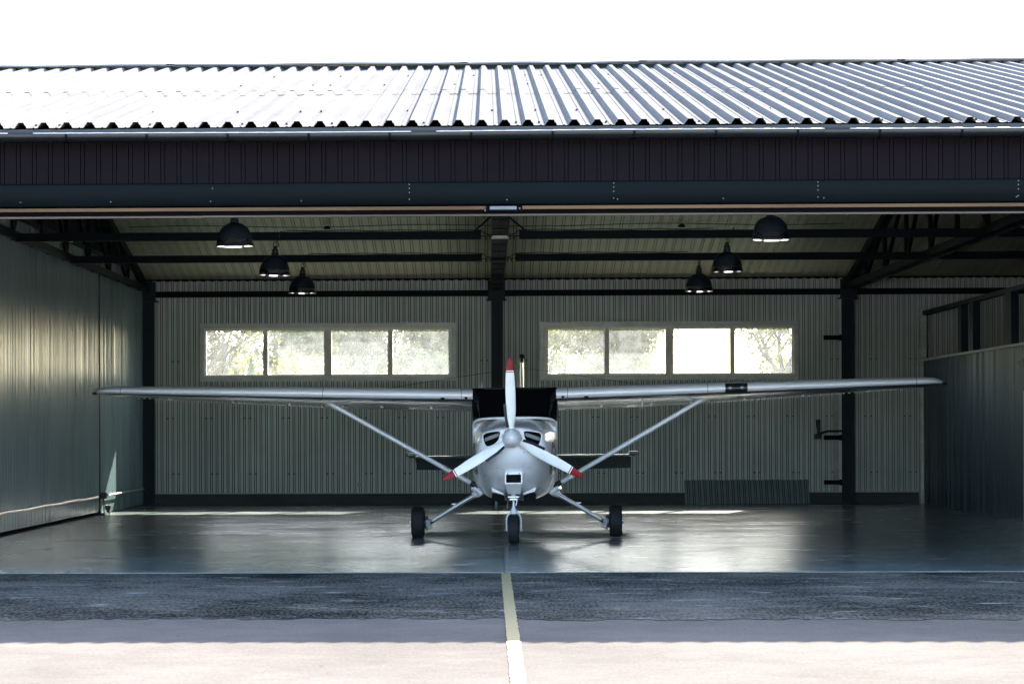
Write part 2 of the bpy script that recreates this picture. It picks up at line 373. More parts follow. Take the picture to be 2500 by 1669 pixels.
# eave board, gutter
b = MB(); b.box(XL, XR, 23.10, 23.14, 4.52, 4.645); b.build('eave_board', 'gutter', H)
b = MB(); gp = []
for t in range(0, 11):
    a = math.pi + math.pi * t / 10; gp.append((.075 * math.cos(a), .075 * math.sin(a)))
gp2 = [(q * .93, r * .93) for q, r in reversed(gp)]
ring = [(-.075 - .006, .012), (-.075 - .010, .004)] + gp + gp2 + [(-.068, .010)]
xs = [XL + (XR - XL) * t / 40 for t in range(41)]
zg = lambda x: 4.568 + .004 * math.sin(x * .9)
b.loft([[(x, 23.015 + p, zg(x) + q) for p, q in ring] for x in xs]); gut = b.build('gutter', 'gutter', H, smooth=40)
b = MB(); b.tube([(x, 22.937, zg(x) + .010) for x in xs], .0078, 8); b.build('gutter_lip', 'lip', gut, smooth=60)
x = -4.37 - .84 * 6
for k in range(30):
    if x > 11: break
    b = MB()
    pts = [(.083 * math.cos(a), .083 * math.sin(a)) for a in (math.pi + math.pi * t / 8 for t in range(9))]
    b.loft([[(x - .012, 23.015 + p, zg(x) + q) for p, q in pts], [(x + .012, 23.015 + p, zg(x) + q) for p, q in pts]], closed=False); b.build('gutter_bracket', 'lintel', gut, smooth=40)
    x += .84
for xj in (-9.05, -4.84, -.66, 3.59, 7.8):
    b = MB(); pts = [(.0795 * math.cos(a), .0795 * math.sin(a)) for a in (math.pi * .98 + math.pi * 1.02 * t / 10 for t in range(11))]
    pts = [(-.092, .022), (-.096, .0)] + pts
    b.loft([[(xj - .13, 23.015 + p, zg(xj) + q) for p, q in pts], [(xj + .13, 23.015 + p, zg(xj) + q) for p, q in pts]], closed=False); b.build('gutter_joint', 'gutter', gut, smooth=40)
# fascia ribbed band
pf = profile(XL, XR, .1695, SLIT(.1695, .042, .009, .02))
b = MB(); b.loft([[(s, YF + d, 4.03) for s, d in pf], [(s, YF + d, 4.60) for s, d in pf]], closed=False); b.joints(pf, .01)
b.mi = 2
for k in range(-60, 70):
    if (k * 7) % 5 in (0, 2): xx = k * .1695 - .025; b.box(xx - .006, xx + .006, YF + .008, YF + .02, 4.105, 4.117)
b.build('fascia_panel', ['fascia', 'groove_shade', 'bolt'], H)
# lintel box with rounded lower edge and bolts
b = MB(); prof = [(23.30, 4.085), (23.225, 4.085), (23.205, 4.075), (23.20, 4.05), (23.205, 3.97), (23.225, 3.885), (23.25, 3.855), (23.30, 3.85), (23.62, 3.85), (23.62, 4.085)]
cuts = [XL, -9.8, -5.05, -2.9, -.84, 1.29, 3.42, 5.55, 8.1, 12, XR]
for i in range(len(cuts) - 1):
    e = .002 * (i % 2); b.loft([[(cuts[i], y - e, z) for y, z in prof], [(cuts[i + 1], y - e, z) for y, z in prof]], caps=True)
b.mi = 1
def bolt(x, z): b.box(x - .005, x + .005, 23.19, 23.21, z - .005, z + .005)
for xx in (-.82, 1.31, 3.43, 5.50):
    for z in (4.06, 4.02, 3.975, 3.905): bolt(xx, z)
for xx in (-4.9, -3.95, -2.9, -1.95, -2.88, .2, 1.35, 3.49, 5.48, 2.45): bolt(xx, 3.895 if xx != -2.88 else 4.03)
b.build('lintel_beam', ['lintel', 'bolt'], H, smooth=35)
# door track
T = MB(); T.box(XL, -.02, 23.27, 23.31, 3.802, 3.836); T.box(.36, XR, 23.27, 23.31, 3.804, 3.838); T.build('timber_strip', 'wood', H)
T = MB(); T.box(XL, XR, 23.36, 23.60, 3.765, 3.846); trk = T.build('door_track', 'track', H)
T = MB(); T.box(XL, -3.0, 23.34, 23.40, 3.738, 3.757); T.box(-3.0, 2.9, 23.34, 23.40, 3.741, 3.760); T.box(2.9, XR, 23.34, 23.40, 3.739, 3.758); T.build('track_lip', 'tracklip', trk)
T = MB(); T.box(-.03, .37, 23.285, 23.34, 3.782, 3.838); T.mi = 1; T.box(.02, .30, 23.262, 23.284, 3.800, 3.834); T.mi = 2
T.box(-.035, -.025, 23.27, 23.3, 3.785, 3.825); T.box(.325, .34, 23.265, 23.28, 3.805, 3.818); T.build('track_hanger', ['track', 'brake', 'bolt'], trk)
# closed front bays outside the opening
for (xa, xb) in ((XL, -5.7), (5.8, XR)):
    pw = profile(xa, xb, .1695, [(0, 0), (.121, 0), (.125, .02), (.1655, .02)])
    b = MB(); b.loft([[(s, 23.7 + d, .02) for s, d in pw], [(s, 23.7 + d, 3.9) for s, d in pw]], closed=False); b.build('front_door', 'fascia', H)
for xx in (XL, XR):
    b = MB(); b.add([(xx, 23.3, -.1), (xx, YB + .3, -.1), (xx, YB + .3, roofz(YB) - .02), (xx, YR, roofz(YR) - .02), (xx, 23.3, roofz(23.3) - .02)], [(0, 1, 2, 3, 4)]); b.build('gable_wall', 'fascia', H)
b = MB(); b.quad((XL, 23.30, 4.6), (XR, 23.30, 4.6), (XR, 23.62, 4.63), (XL, 23.62, 4.63)); b.quad((XL, 23.62, 3.85), (XR, 23.62, 3.85), (XR, 23.62, 4.7), (XL, 23.62, 4.7)); b.build('fascia_backing', 'steel', H)
# back wall with window openings
WIN = [(-5.85, -.67, [(-5.73, -4.575), (-4.475, -3.33), (-3.18, -2.04), (-1.94, -.80)]), (1.05, 6.24, [(1.21, 2.345), (2.445, 3.58), (3.74, 4.88), (4.98, 6.12)])]
ZW0, ZW1 = 2.54, 3.62; ZP0, ZP1 = 2.63, 3.52
pb = profile(XL, XR, .112, SLIT(.112, .038, .014, .022))
b = MB()
def wall_strip(y, flip=1):
    for (a, da), (c, dc) in zip(pb, pb[1:]):
        mid = (a + c) / 2; hole = any(w0 + .02 < mid < w1 - .02 for w0, w1, _ in WIN); b.mi = 2 if min(da, dc) > .01 else 0
        for z0, z1 in ([(.22, ZW0 + .02), (ZW1 - .02, 4.60)] if hole else [(.22, 4.60)]):
            b.quad((a, y + da * flip, z0), (c, y + dc * flip, z0), (c, y + dc * flip, z1), (a, y + da * flip, z1))
wall_strip(YB)
b.mi = 1
for z in (.62, 1.75, 2.9):
    for k in range(-60, 78):
        if (k * 11 + int(z * 3)) % 7 in (0, 4):
            xx = k * .112 + .090
            if not any(w0 - .1 < xx < w1 + .1 and ZW0 - .1 < z < ZW1 + .1 for w0, w1, _ in WIN): b.box(xx - .011, xx + .011, YB - .006, YB + .02, z - .013, z + .013)
bw = b.build('back_wall', ['backwall', 'screw', 'groove_shade'], H)
b = MB()
for (a, da), (c, dc) in zip(pb[::4], pb[4::4]):
    mid = (a + c) / 2; hole = any(w0 + .02 < mid < w1 - .02 for w0, w1, _ in WIN)
    for z0, z1 in ([(0, ZW0 + .02), (ZW1 - .02, 4.60)] if hole else [(0, 4.60)]): b.quad((a, YB + .2, z0), (c, YB + .2, z0), (c, YB + .2, z1), (a, YB + .2, z1))
b.build('outer_cladding', 'fascia', H)
b = MB(); b.box(XL, XR, YB - .05, YB + .15, -.02, .222); b.build('plinth', 'plinth', H)
b = MB(); b.box(XL, XR, YB - .056, YB - .004, .214, .232); b.build('drip_trim', 'trim', H)
b = MB(); xs = [XL + .09 * i for i in range(int((XR - XL) / .09))]
b.loft([[(x, YB - .02, 4.515 + (.018 if i % 2 else 0)) for i, x in enumerate(xs)], [(x, YB - .012, 4.60) for x in xs]], closed=False); b.build('wall_top_closure', 'steel', H)
for wi, (w0, w1, panes) in enumerate(WIN):
    b = MB(); t = .11; y0, y1 = YB - .022, YB - .002        # sheet metal flashing round the opening, mitred
    def mitre(p): b.add([(x, y0, z) for x, z in p] + [(x, y1, z) for x, z in p], [(0, 1, 2, 3), (7, 6, 5, 4), (0, 4, 5, 1), (1, 5, 6, 2), (2, 6, 7, 3), (3, 7, 4, 0)])
    i0, i1, k0, k1 = w0 + .075, w1 - .075, ZW0 + .05, ZW1 - .05; o0, o1, p0, p1 = w0 - .01, w1 + .01, ZW0 - .045, ZW1 + .05
    mitre([(o0, p1), (o1, p1), (i1, k1), (i0, k1)]); mitre([(o0, p0), (i0, k0), (i1, k0), (o1, p0)])
    mitre([(o0, p0), (o0, p1), (i0, k1), (i0, k0)]); mitre([(o1, p0), (i1, k0), (i1, k1), (o1, p1)])
    wn = b.build('window', 'flash', H)
    wn['label'] = 'four pane strip window'
    b = MB(); ys, ye = YB + .03, YB + .11
    b.box(w0 + .02, w1 - .02, ys, ye, ZP1, ZW1 - .0); b.box(w0 + .02, w1 - .02, ys, ye, ZW0, ZP0)
    xs = [w0 + .02] + [q for p in panes for q in p] + [w1 - .02]
    for i in range(0, len(xs), 2): b.box(xs[i], xs[i + 1], ys + .001, ye - .001, ZP0 - .002, ZP1 + .002)
    # reveal linings
    b.box(w0 + .005, w0 + .02, YB, YB + .2, ZW0, ZW1); b.box(w1 - .02, w1 - .005, YB, YB + .2, ZW0, ZW1); b.box(w0, w1, YB + .11, YB + .2, ZW0 - .01, ZW0 + .02); b.box(w0, w1, YB + .11, YB + .2, ZW1 - .02, ZW1 + .01)
    b.build('frame', 'frame', wn, bevel=.006)
    for (p0_, p1_) in panes:
        b = MB(); b.box(p0_ - .004, p1_ + .004, YB + .066, YB + .072, ZP0 - .004, ZP1 + .004)
        g = b.build('pane', 'glass', wn)
# columns, trusses, beams
for xx in (XTL + .07, XC, XTR):
    b = MB(); w = .11
    b.box(xx - w, xx + w, YB - .26, YB - .245, 0, 4.28); b.box(xx - w, xx + w, YB - .06, YB - .045, 0, 4.28); b.box(xx - .008, xx + .008, YB - .244, YB - .06, 0, 4.28)
    b.box(xx - .2, xx + .2, YB - .30, YB - .02, 4.10, 4.12); b.box(xx - .2, xx + .2, YB - .30, YB - .02, 0.0, .02)
    b.box(xx - .17, xx + .17, YB - .275, YB - .262, 4.12, 4.50)
    b.build('column', 'steel2', H)
for xx in (XTL, XC, XTR, 14.2, -13.9):
    b = MB()
    for s_ in (-1, 1):                                    # bottom chord: pair of channels with a gap, as seen from below
        b.box(xx + s_ * .012 if s_ > 0 else xx - .115, xx + .115 if s_ > 0 else xx - .012, 23.9, YB - .3, 4.30, 4.312)
        b.box(xx + s_ * .115 - .006, xx + s_ * .115 + .006, 23.9, YB - .3, 4.27, 4.40)
    b.box(xx - .09, xx + .09, 23.9, YB - .3, 4.345, 4.36)
    for i in range(16):
        y = 24.5 + i * 1.3
        if y > YB - .5: break
        b.box(xx - .1, xx + .1, y, y + .12, 4.288, 4.30)
    b.beam((xx, 23.9, ceilz(23.9) - .22), (xx, YR, ceilz(YR) - .22), .14, .16); b.beam((xx, YR, ceilz(YR) - .22), (xx, YB - .2, ceilz(YB - .2) - .2), .14, .16)
    ys = [24 + i * 2.08 for i in range(11)]
    for i in range(10):
        ya, yb_ = ys[i], ys[i + 1]
        b.beam((xx, ya, 4.36), (xx, ya, ceilz(ya) - .25), .07, .07, up=(0, 1, 0))
        if ya < YR: b.beam((xx, ya, 4.36), (xx, yb_, ceilz(yb_) - .25), .06, .06)
        else: b.beam((xx, yb_, 4.36), (xx, ya, ceilz(ya) - .25), .06, .06)
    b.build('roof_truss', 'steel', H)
for yb_ in (27.0, 32.1, 36.3):                           # lamp carrying tie beams, one per bay, ending short of the central truss
    for (xa, xb) in ((XTL + .1, XC - .27), (XC + .28, XTR - .1), (XTR + .1, 14.0)):
        b = MB(); b.box(xa, xb, yb_ - .06, yb_ + .06, 4.245, 4.362)
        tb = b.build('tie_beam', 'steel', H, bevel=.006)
        if xa < 3:
            b = MB(); left = xa < 0; xe = xb if left else xa; sg = -1 if left else 1
            path = [(xe + sg * t * .2, yb_ - .03, 4.372 + .012 * math.sin(t * .8) ** 2) for t in range(0, 15)]
            path = [(XC + sg * .11, yb_ - .03, 4.31), (XC + sg * .2, yb_ - .03, 4.315)] + path
            b.tube(path, .009, 6); b.build('cable', 'black', tb, smooth=60)
            b = MB(); b.box(min(xe, XC + sg * .115), max(xe, XC + sg * .115), yb_ - .02, yb_ + .02, 4.285, 4.297)
            for q in (.07, .13): b.box(xe - sg * q - .008, xe - sg * q + .008, yb_ - .03, yb_ - .02, 4.235, 4.285)
            b.build('end_bracket', 'steel', tb)
            if yb_ == 32.1:
                b = MB(); b.tube([(xe + sg * .1, yb_, 4.36), (XC + sg * .13, yb_ + .3, 4.60)], .012, 6); b.build('brace', 'steel', tb)
    b = MB(); b.box(XC - .12, XC + .12, yb_ - .1, yb_ + .1, 4.255, 4.268); b.mi = 0; b.box(XC - .118, XC + .118, yb_ - .012, yb_ + .012, 4.268, 4.296)
    b.build('gusset_plate', 'flash' if yb_ == 32.1 else 'steel', H)
for (xa, xb) in ((XTL + .1, XC - .14), (XC + .14, XTR - .14), (XTR + .14, XR)):
    b = MB(); b.box(xa, xb, YB - .2, YB - .1, 4.19, 4.31); b.build('wall_girt', 'steel', H, bevel=.006)
# purlins under the lining close to the back
for yy in (25.5, 28.5, 31.5, 36.8, 39.6):
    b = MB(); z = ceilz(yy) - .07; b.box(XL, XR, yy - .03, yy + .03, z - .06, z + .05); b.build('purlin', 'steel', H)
# thin wire across the ceiling with fittings
b = MB(); b.tube([(-6.7 + .35 * i, 41.4, 5.30 + .02 * math.sin(i * .5)) for i in range(39)], .007, 6)
for xx in (-3.0, 3.6): b.lathe([(.06, 0), (.07, .03), (.03, .06)], (xx, 41.4, 5.245), n=14)
b.build('ceiling_wire', 'steel', H)
# door leaf in the back wall: edge trim, hinges, bolt lever
b = MB(); b.box(6.93, 7.045, YB - .03, YB - .003, .235, 2.34); b.build('door_edge_trim', 'trim', H)
for z in (3.33, 1.32, .42):
    b = MB(); b.box(6.75, 7.10, YB - .10, YB - .02, z - .045, z + .045); b.box(7.06, 7.1, YB - .12, YB - .01, z - .06, z + .06); b.build('door_hinge', 'steel', H, bevel=.006)
b = MB(); b.tube([(7.1, YB - .14, 1.45), (6.8, YB - .14, 1.45), (6.65, YB - .13, 1.40)], .022, 8); b.tube([(6.62, YB - .14, 1.37), (6.63, YB - .14, 1.46), (6.62, YB - .13, 1.68)], [.03, .032, .05], 8); b.box(6.56, 6.69, YB - .13, YB - .02, 1.29, 1.39)
b.build('latch_lever', 'black', H)
# dark upper partition in the left truss
pg = profile(24.0, YB - .3, .18, GROOVE(.18, .045, .02))
b = MB(); b.loft([[(XTL - .16 - d, s, 4.6) for s, d in pg], [(XTL - .16 - d, s, ceilz(s) - .01) for s, d in pg]], closed=False); b.build('upper_partition', 'gable', H)
b = MB(); b.box(-2.66, -2.58, YB - .03, YB - .004, .36, .44); b.mi = 1; b.box(-2.645, -2.595, YB - .036, YB - .03, .375, .425); b.build('power_socket', ['trim', 'lightgrey'], H)

# ------------------------------------------------------------------ left partition
PL = thing('partition_wall', (-6.97, 34.5, 0), 'tall glossy finely ribbed metal partition with low pipe rail, left side of the hangar', 'partition wall')
def fine_wall(ya, yb_, x, z0, z1, sgn, name, m, parent, pitch=.11, dep=.0022):
    rnd = random.Random(5); pts = []; y = ya
    while y < yb_:
        for t in (0, .3, .6, .86):
            if y + t * pitch < yb_: pts.append((x + sgn * rnd.uniform(-dep, dep), y + t * pitch))
        if y + pitch < yb_: pts += [(x + sgn * .014, y + .88 * pitch), (x + sgn * .014, y + .98 * pitch)]
        y += pitch
    b = MB(); b.loft([[(x_, y, z0) for x_, y in pts], [(x_, y, z1) for x_, y in pts]], closed=False)
    b.joints([(y_, sgn * (x_ - x)) for x_, y_ in pts], .01)
    return b.build(name, [m, 'groove_shade'], parent)
fine_wall(23.9, 39.62, -6.965, .06, 4.62, -1, 'panel', 'leftwall', PL)
fine_wall(39.70, YB - .26, -6.972, .02, 4.62, -1, 'panel', 'leftwall', PL)
b = MB(); b.box(-7.0, -6.955, 39.615, 39.705, .02, 4.62); b.build('joint_post', 'gable', PL)
b = MB(); b.box(-7.04, -6.94, 23.9, YB - .3, 4.62, 4.70); b.build('top_rail', 'gable', PL)
b = MB(); b.tube([(-6.90, 23.9 + i * .66, .335 + .006 * math.sin(i * 1.7)) for i in range(24)], .018, 8); b.tube([(-6.90, 39.8, .335), (-6.9, 42.0, .338), (-6.9, 44.3, .34)], .018, 8); b.build('pipe_rail', 'rail', PL, smooth=60)
b = MB(); b.box(-6.95, -6.85, 39.66, 39.80, .29, .40); b.tube([(-6.9, 39.7, .29), (-6.9, 39.72, .02)], .012, 6); b.build('rail_clamp', 'black', PL, bevel=.006)
b = MB(); b.lathe([(.02, -.03), (.055, -.03), (.062, -.02), (.062, .02), (.055, .03), (.02, .03)], (-6.87, 40.0, .062), 'x', 20); b.box(-6.92, -6.82, 39.93, 40.02, .085, .16); b.box(-7.0, -6.85, 39.5, 39.9, .0, .035); b.build('caster_wheel', 'black', PL, smooth=40)

# ------------------------------------------------------------------ right partition
PR = thing('partition_wall', (XPR, 35, 0), 'low teal ribbed partition with pale cap and dark openings above, right side of the hangar', 'partition wall')
fine_wall(25.0, YB - .3, XPR, .0, 2.84, 1, 'panel', 'rightwall', PR, .11, .004)
b = MB(); b.box(XPR - .05, XPR + .12, 25.0, YB - .06, 2.84, 2.885); b.build('cap_trim', 'trim', PR)
b = MB(); b.box(XPR - .02, XPR + .1, 25.0, YB - .06, 3.76, 3.84); b.build('header_rail', 'steel2', PR)
for (ya, yb_) in ((40.0, 40.3), (41.0, 41.3), (37.1, 37.55), (34.0, 34.4), (31, 31.4)):
    b = MB(); b.box(XPR - .03, XPR + .1, ya, yb_, 2.886, 3.759); b.build('post', 'steel2', PR)
b = MB(); b.box(XPR - .06, XPR + .06, YB - .3, YB - .12, 0.0, 3.9); b.build('corner_post', 'flash', PR)
b = MB(); b.box(XPR - .04, XPR + .02, 34.9, 36.05, .01, 2.0); d_ = b.build('door', 'blue_door', PR); b = MB()
for (ya, yb_, za, zb) in ((36.05, 36.17, .01, 2.1), (34.78, 34.9, .01, 2.1), (34.9, 36.05, 2.0, 2.1)): b.box(XPR - .06, XPR + .02, ya, yb_, za, zb)
b.build('door_frame', 'trim', d_)
b = MB(); b.box(XPR - .07, XPR - .01, 36.3, 36.46, 2.50, 2.62); b.mi = 1; b.box(XPR - .08, XPR - .07, 36.33, 36.43, 2.52, 2.60); b.build('switch_box', ['lightgrey', 'black'], PR, bevel=.004)
# back of that side room and its dark ceiling
b = MB(); b.quad((12.5, 24, 0), (12.5, YB, 0), (12.5, YB, 5), (12.5, 24, 5)); b.build('rear_lining', 'gable', PR)

# ------------------------------------------------------------------ loose ribbed sheet leaning on the back wall
ps = profile(3.93, 6.42, .112, SLIT(.112, .038, .014, .014))
b = MB(); f0 = [(s, 44.62 + d, .004) for s, d in ps]; f1 = [(s, 44.86 + d, .475 + .004 * math.sin(s * 9)) for s, d in ps]
b.loft([f0, f1], closed=False); b.joints(ps, .01); b.loft([[(x, y + .012, z) for x, y, z in f1], [(x, y + .012, z) for x, y, z in f0]], closed=False)
tag(b.build('metal_sheet', [mat('loose_sheet', (.20, .25, .26), .55, .1), 'groove_shade']), 'offcut of dark ribbed metal sheet leaning low against the back wall below the right window', 'metal sheet')

# ------------------------------------------------------------------ pendant lamps
def lamp_parts(root):
    b = MB(); out = [(.228, .008), (.232, .0), (.226, .016), (.219, .045), (.214, .09), (.200, .15), (.172, .21), (.130, .255), (.085, .278), (.055, .288), (.052, .31), (.048, .34), (.04, .345)]
    inn = [(.2245, .006), (.2235, .02), (.2225, .045), (.218, .07), (.208, .10), (.194, .148), (.166, .206), (.124, .25), (.04, .275)]
    b.lathe([out[0]] + out[1:], n=40); o = b.build('shade', 'lamp', root, smooth=40)
    b = MB(); rings = inn
    b.lathe([(r, h) for r, h in rings], n=40); me = b
    me.f.pop(-2); me.m.pop(-2)                     # leave the mouth open
    me.build('reflector', 'reflector', o, smooth=50)
    # the outer bell is open at its mouth too
    ob = o.data; import bmesh
    bm = bmesh.new(); bm.from_mesh(ob); bm.faces.ensure_lookup_table()
    big = [f for f in bm.faces if len(f.verts) > 10 and max(v.co.z for v in f.verts) < .02]
    bmesh.ops.delete(bm, geom=big, context='FACES_ONLY'); bm.to_mesh(ob); bm.free()
    b = MB(); b.lathe([(.006, .06), (.03, .066), (.045, .09), (.045, .12), (.03, .16), (.018, .2), (.018, .27)], n=16); b.build('bulb', 'bulb', root, smooth=60)
    b = MB(); b.lathe([(.045, .346), (.045, .375), (.032, .385), (.028, .41), (.022, .425), (.008, .43)], n=20); b.build('socket', 'black', root, smooth=40)
    b = MB(); loop = [(.026 * math.sin(t), 0, .452 + .03 * -math.cos(t)) for t in (2 * math.pi * k / 16 for k in range(17))]; b.tube(loop, .006, 6)
    b.tube([(0, 0, .478), (-.02, 0, .50), (-.035, 0, .515)], .005, 6); b.tube([(0, 0, .478), (.022, 0, .50), (.035, 0, .515)], .005, 6); b.build('hook', 'black', root, smooth=60)
    b = MB(); b.tube([(.02, .0, .40), (.05, -.01, .44), (.03, -.02, .50), (.045, -.075, .55), (.06, -.075, .635), (.14, -.05, .645)], .006, 6); b.build('cord', 'black', root, smooth=60)
labels = [(-3.08, 27.0, 3.735, 'largest dark dome pendant lamp on the left, nearest the door header'), (-3.09, 32.1, 3.735, 'middle dark dome pendant lamp of the left row, hung from the front tie beam'),
          (-3.04, 36.3, 3.735, 'smallest dark dome pendant lamp of the left row, hung from the rear tie beam'), (3.42, 27.0, 3.78, 'largest dark dome pendant lamp on the right, nearest the door header'),
          (3.44, 32.1, 3.755, 'middle dark dome pendant lamp of the right row, hung from the front tie beam'), (3.43, 36.3, 3.735, 'smallest dark dome pendant lamp of the right row, hung from the rear tie beam')]
first = None
def copy_tree(o, parent=None):
    c = o.copy(); C.objects.link(c)
    if parent is not None: c.parent = parent
    for ch in list(o.children): copy_tree(ch, c)
    return c
for i, (x, y, z, lb) in enumerate(labels):
    if first is None:
        first = thing('pendant_lamp', (x, y, z), lb, 'lamp', 'dome lamps hanging in the hangar', local=True); lamp_parts(first)
        bpy.context.view_layer.update(); o = first
    else:
        o = copy_tree(first); o.location = (x, y, z)
    o['label'] = lb; o.rotation_euler = (0, R((-1, 1.5, .5, 1, -1, .8)[i]), R(13 * i))

# ------------------------------------------------------------------ aircraft (local: u right, v towards the tail, w up)
A = thing('light_aircraft', (.365, 30.3, 0), 'white high wing propeller aeroplane with three red tipped blades parked nose out', 'aeroplane', rot=(0, R(-.42), R(-1.94)), local=True)
def ring(v, cz, hw, hu, hd, nu, nd, N=56, cu=0):
    out = []
    for k in range(N):
        t = 2 * math.pi * k / N; c, s = math.cos(t), math.sin(t); n = nu if s >= 0 else nd
        out.append((cu + hw * math.copysign(abs(c) ** (2 / n), c), v, cz + (hu if s >= 0 else hd) * math.copysign(abs(s) ** (2 / n), s)))
    return out
def sec(v, hw, top, bot, cz, nu, nd): return ring(v, cz, hw, top - cz, cz - bot, nu, nd)
bowl_secs = [(-1.615, .150, 1.512, 1.268, 1.39, 2, 2), (-1.61, .235, 1.520, 1.225, 1.385, 2, 2), (-1.59, .320, 1.528, 1.170, 1.36, 2.05, 2), (-1.555, .385, 1.537, 1.105, 1.33, 2.15, 2.0), (-1.50, .425, 1.545, 1.045, 1.30, 2.3, 2.05), (-1.43, .448, 1.551, .99, 1.27, 2.4, 2.1), (-1.35, .462, 1.556, .93, 1.24, 2.5, 2.15)]
cowl_secs = [(-1.349, .459, 1.553, .934, 1.24, 2.5, 2.15), (-1.335, .4645, 1.5585, .922, 1.239, 2.5, 2.15), (-1.22, .480, 1.568, .84, 1.22, 2.6, 2.2), (-1.05, .498, 1.580, .755, 1.19, 2.7, 2.25), (-.85, .518, 1.597, .68, 1.16, 2.8, 2.35), (-.62, .540, 1.617, .61, 1.13, 2.9, 2.5), (-.35, .563, 1.645, .565, 1.10, 3.0, 2.7)]
b = MB(); b.loft([sec(*s) for s in bowl_secs]); bowl = b.build('nose_bowl', ['paint', 'void'], A, smooth=35)
bvh = BVHTree.FromPolygons([Vector(p) for p in b.v], b.f)
EYE = [(-.385, 1.42), (-.372, 1.449), (-.335, 1.467), (-.28, 1.478), (-.22, 1.487), (-.165, 1.489), (-.145, 1.47), (-.148, 1.43), (-.158, 1.39), (-.18, 1.345), (-.245, 1.297), (-.30, 1.279), (-.33, 1.280), (-.358, 1.308), (-.378, 1.36)]
def chaikin(p, n=2):
    for _ in range(n):
        q = []
        for i in range(len(p)):
            a, c = Vector(p[i]), Vector(p[(i + 1) % len(p)]); q += [a * .75 + c * .25, a * .25 + c * .75]
        p = q
    return [tuple(x) for x in p]
EYE = chaikin(EYE, 1)
def prism(poly, v0, v1):
    b = MB(); n = len(poly); b.add([(u, v0, w) for u, w in poly] + [(u, v1, w) for u, w in poly], [tuple(range(n)), tuple(range(2 * n - 1, n - 1, -1))] + [(i, i + n, (i + 1) % n + n, (i + 1) % n) for i in range(n)])
    return b
import bmesh as _bm
cutters = []
for sgn in (-1, 1):
    poly = [(u * -sgn, w) for u, w in EYE]
    c_ = prism(poly, -1.9, -1.40).build('cutter', 'void')
    bm = _bm.new(); bm.from_mesh(c_.data); _bm.ops.recalc_face_normals(bm, faces=bm.faces); bm.to_mesh(c_.data); bm.free()
    cutters.append(c_)
bm = _bm.new(); bm.from_mesh(bowl.data); _bm.ops.recalc_face_normals(bm, faces=bm.faces); bm.to_mesh(bowl.data); bm.free()
bowl.parent = None
for c_ in cutters:
    md = bowl.modifiers.new('cut', 'BOOLEAN'); md.object = c_; md.operation = 'DIFFERENCE'; md.solver = 'EXACT'; md.material_mode = 'TRANSFER'
bpy.context.view_layer.update()
dg = bpy.context.evaluated_depsgraph_get()
nm = bpy.data.meshes.new_from_object(bowl.evaluated_get(dg)); bowl.modifiers.clear(); bowl.data = nm; nm.name = 'nose_bowl'; bowl.parent = A
for p in nm.polygons:
    if p.material_index > 0 and p.material_index < len(nm.materials): pass
for c_ in cutters: bpy.data.objects.remove(c_)
nm.set_sharp_from_angle(angle=R(35))
for sgn in (-1, 1):                                # rolled lip round each intake
    pts = []
    for u, w in EYE + EYE[:1]:
        h = bvh.ray_cast(Vector((u * -sgn, -3, w)), Vector((0, 1, 0)))
        if h[0] is not None: pts.append((h[0].x, h[0].y - .001, h[0].z))
    b = MB(); b.tube(pts, .0105, 8, up=(0, 1, 0), caps=False); b.build('intake_lip', 'paint', bowl, smooth=60)
    b = MB(); b.beam((sgn * .17, -1.47, 1.44), (sgn * .37, -1.45, 1.365), .02, .045); b.build('engine_baffle', 'brake', bowl)
b = MB()                                           # fasteners on the nose bowl
for u, w in [(-.26, 1.255), (-.21, 1.235), (-.14, 1.205), (.15, 1.205), (.215, 1.205), (.245, 1.25), (.30, 1.22), (-.40, 1.345), (.42, 1.345), (-.30, 1.10), (.32, 1.10), (-.2, 1.005), (.22, 1.005), (-.12, 1.525), (.12, 1.525), (.24, 1.518), (-.24, 1.518)]:
    h = bvh.ray_cast(Vector((u, -3, w)), Vector((0, 1, 0)))
    if h[0] is not None: b.lathe([(.0065, .004), (.0065, -.0025), (.004, -.004)], tuple(h[0]), 'y', 8)
fm = b.build('bowl_fastener', 'screw'); bm = _bm.new(); bm.from_mesh(bowl.data); n0 = len(bm.faces); bm.from_mesh(fm.data); bm.faces.ensure_lookup_table()
bowl.data.materials.append(M['screw'])
for f in list(bm.faces)[n0:]: f.material_index = len(bowl.data.materials) - 1
bm.to_mesh(bowl.data); bm.free(); bpy.data.objects.remove(fm)
b = MB(); b.loft([sec(*s) for s in cowl_secs]); cowl = b.build('cowling', 'paint', A, smooth=35)
bvc = BVHTree.FromPolygons([Vector(p) for p in b.v], b.f)
# spinner
b = MB(); prof = [(.128, 0), (.128, -.03), (.126, -.07), (.118, -.13), (.104, -.19), (.082, -.245), (.052, -.29), (.024, -.315), (.0, -.322)]
b.lathe([(r, h) for r, h in prof], (0, -1.63, 1.39), 'y', 40); b.mi = 1
for k in range(9):
    t = 2 * math.pi * k / 9 + .2; b.lathe([(.006, 0), (.005, -.012)], (.1285 * math.sin(t), -1.645, 1.39 + .1285 * math.cos(t)), 'y', 8)
spin = b.build('spinner', ['paintdull', 'screw'], A, smooth=40)
b = MB(); b.lathe([(.10, -1.61), (.138, -1.61), (.142, -1.622), (.138, -1.635), (.10, -1.635)], (0, 0, 1.39), 'y', 40, True); b.build('spinner_backplate', 'paint', spin, smooth=50)
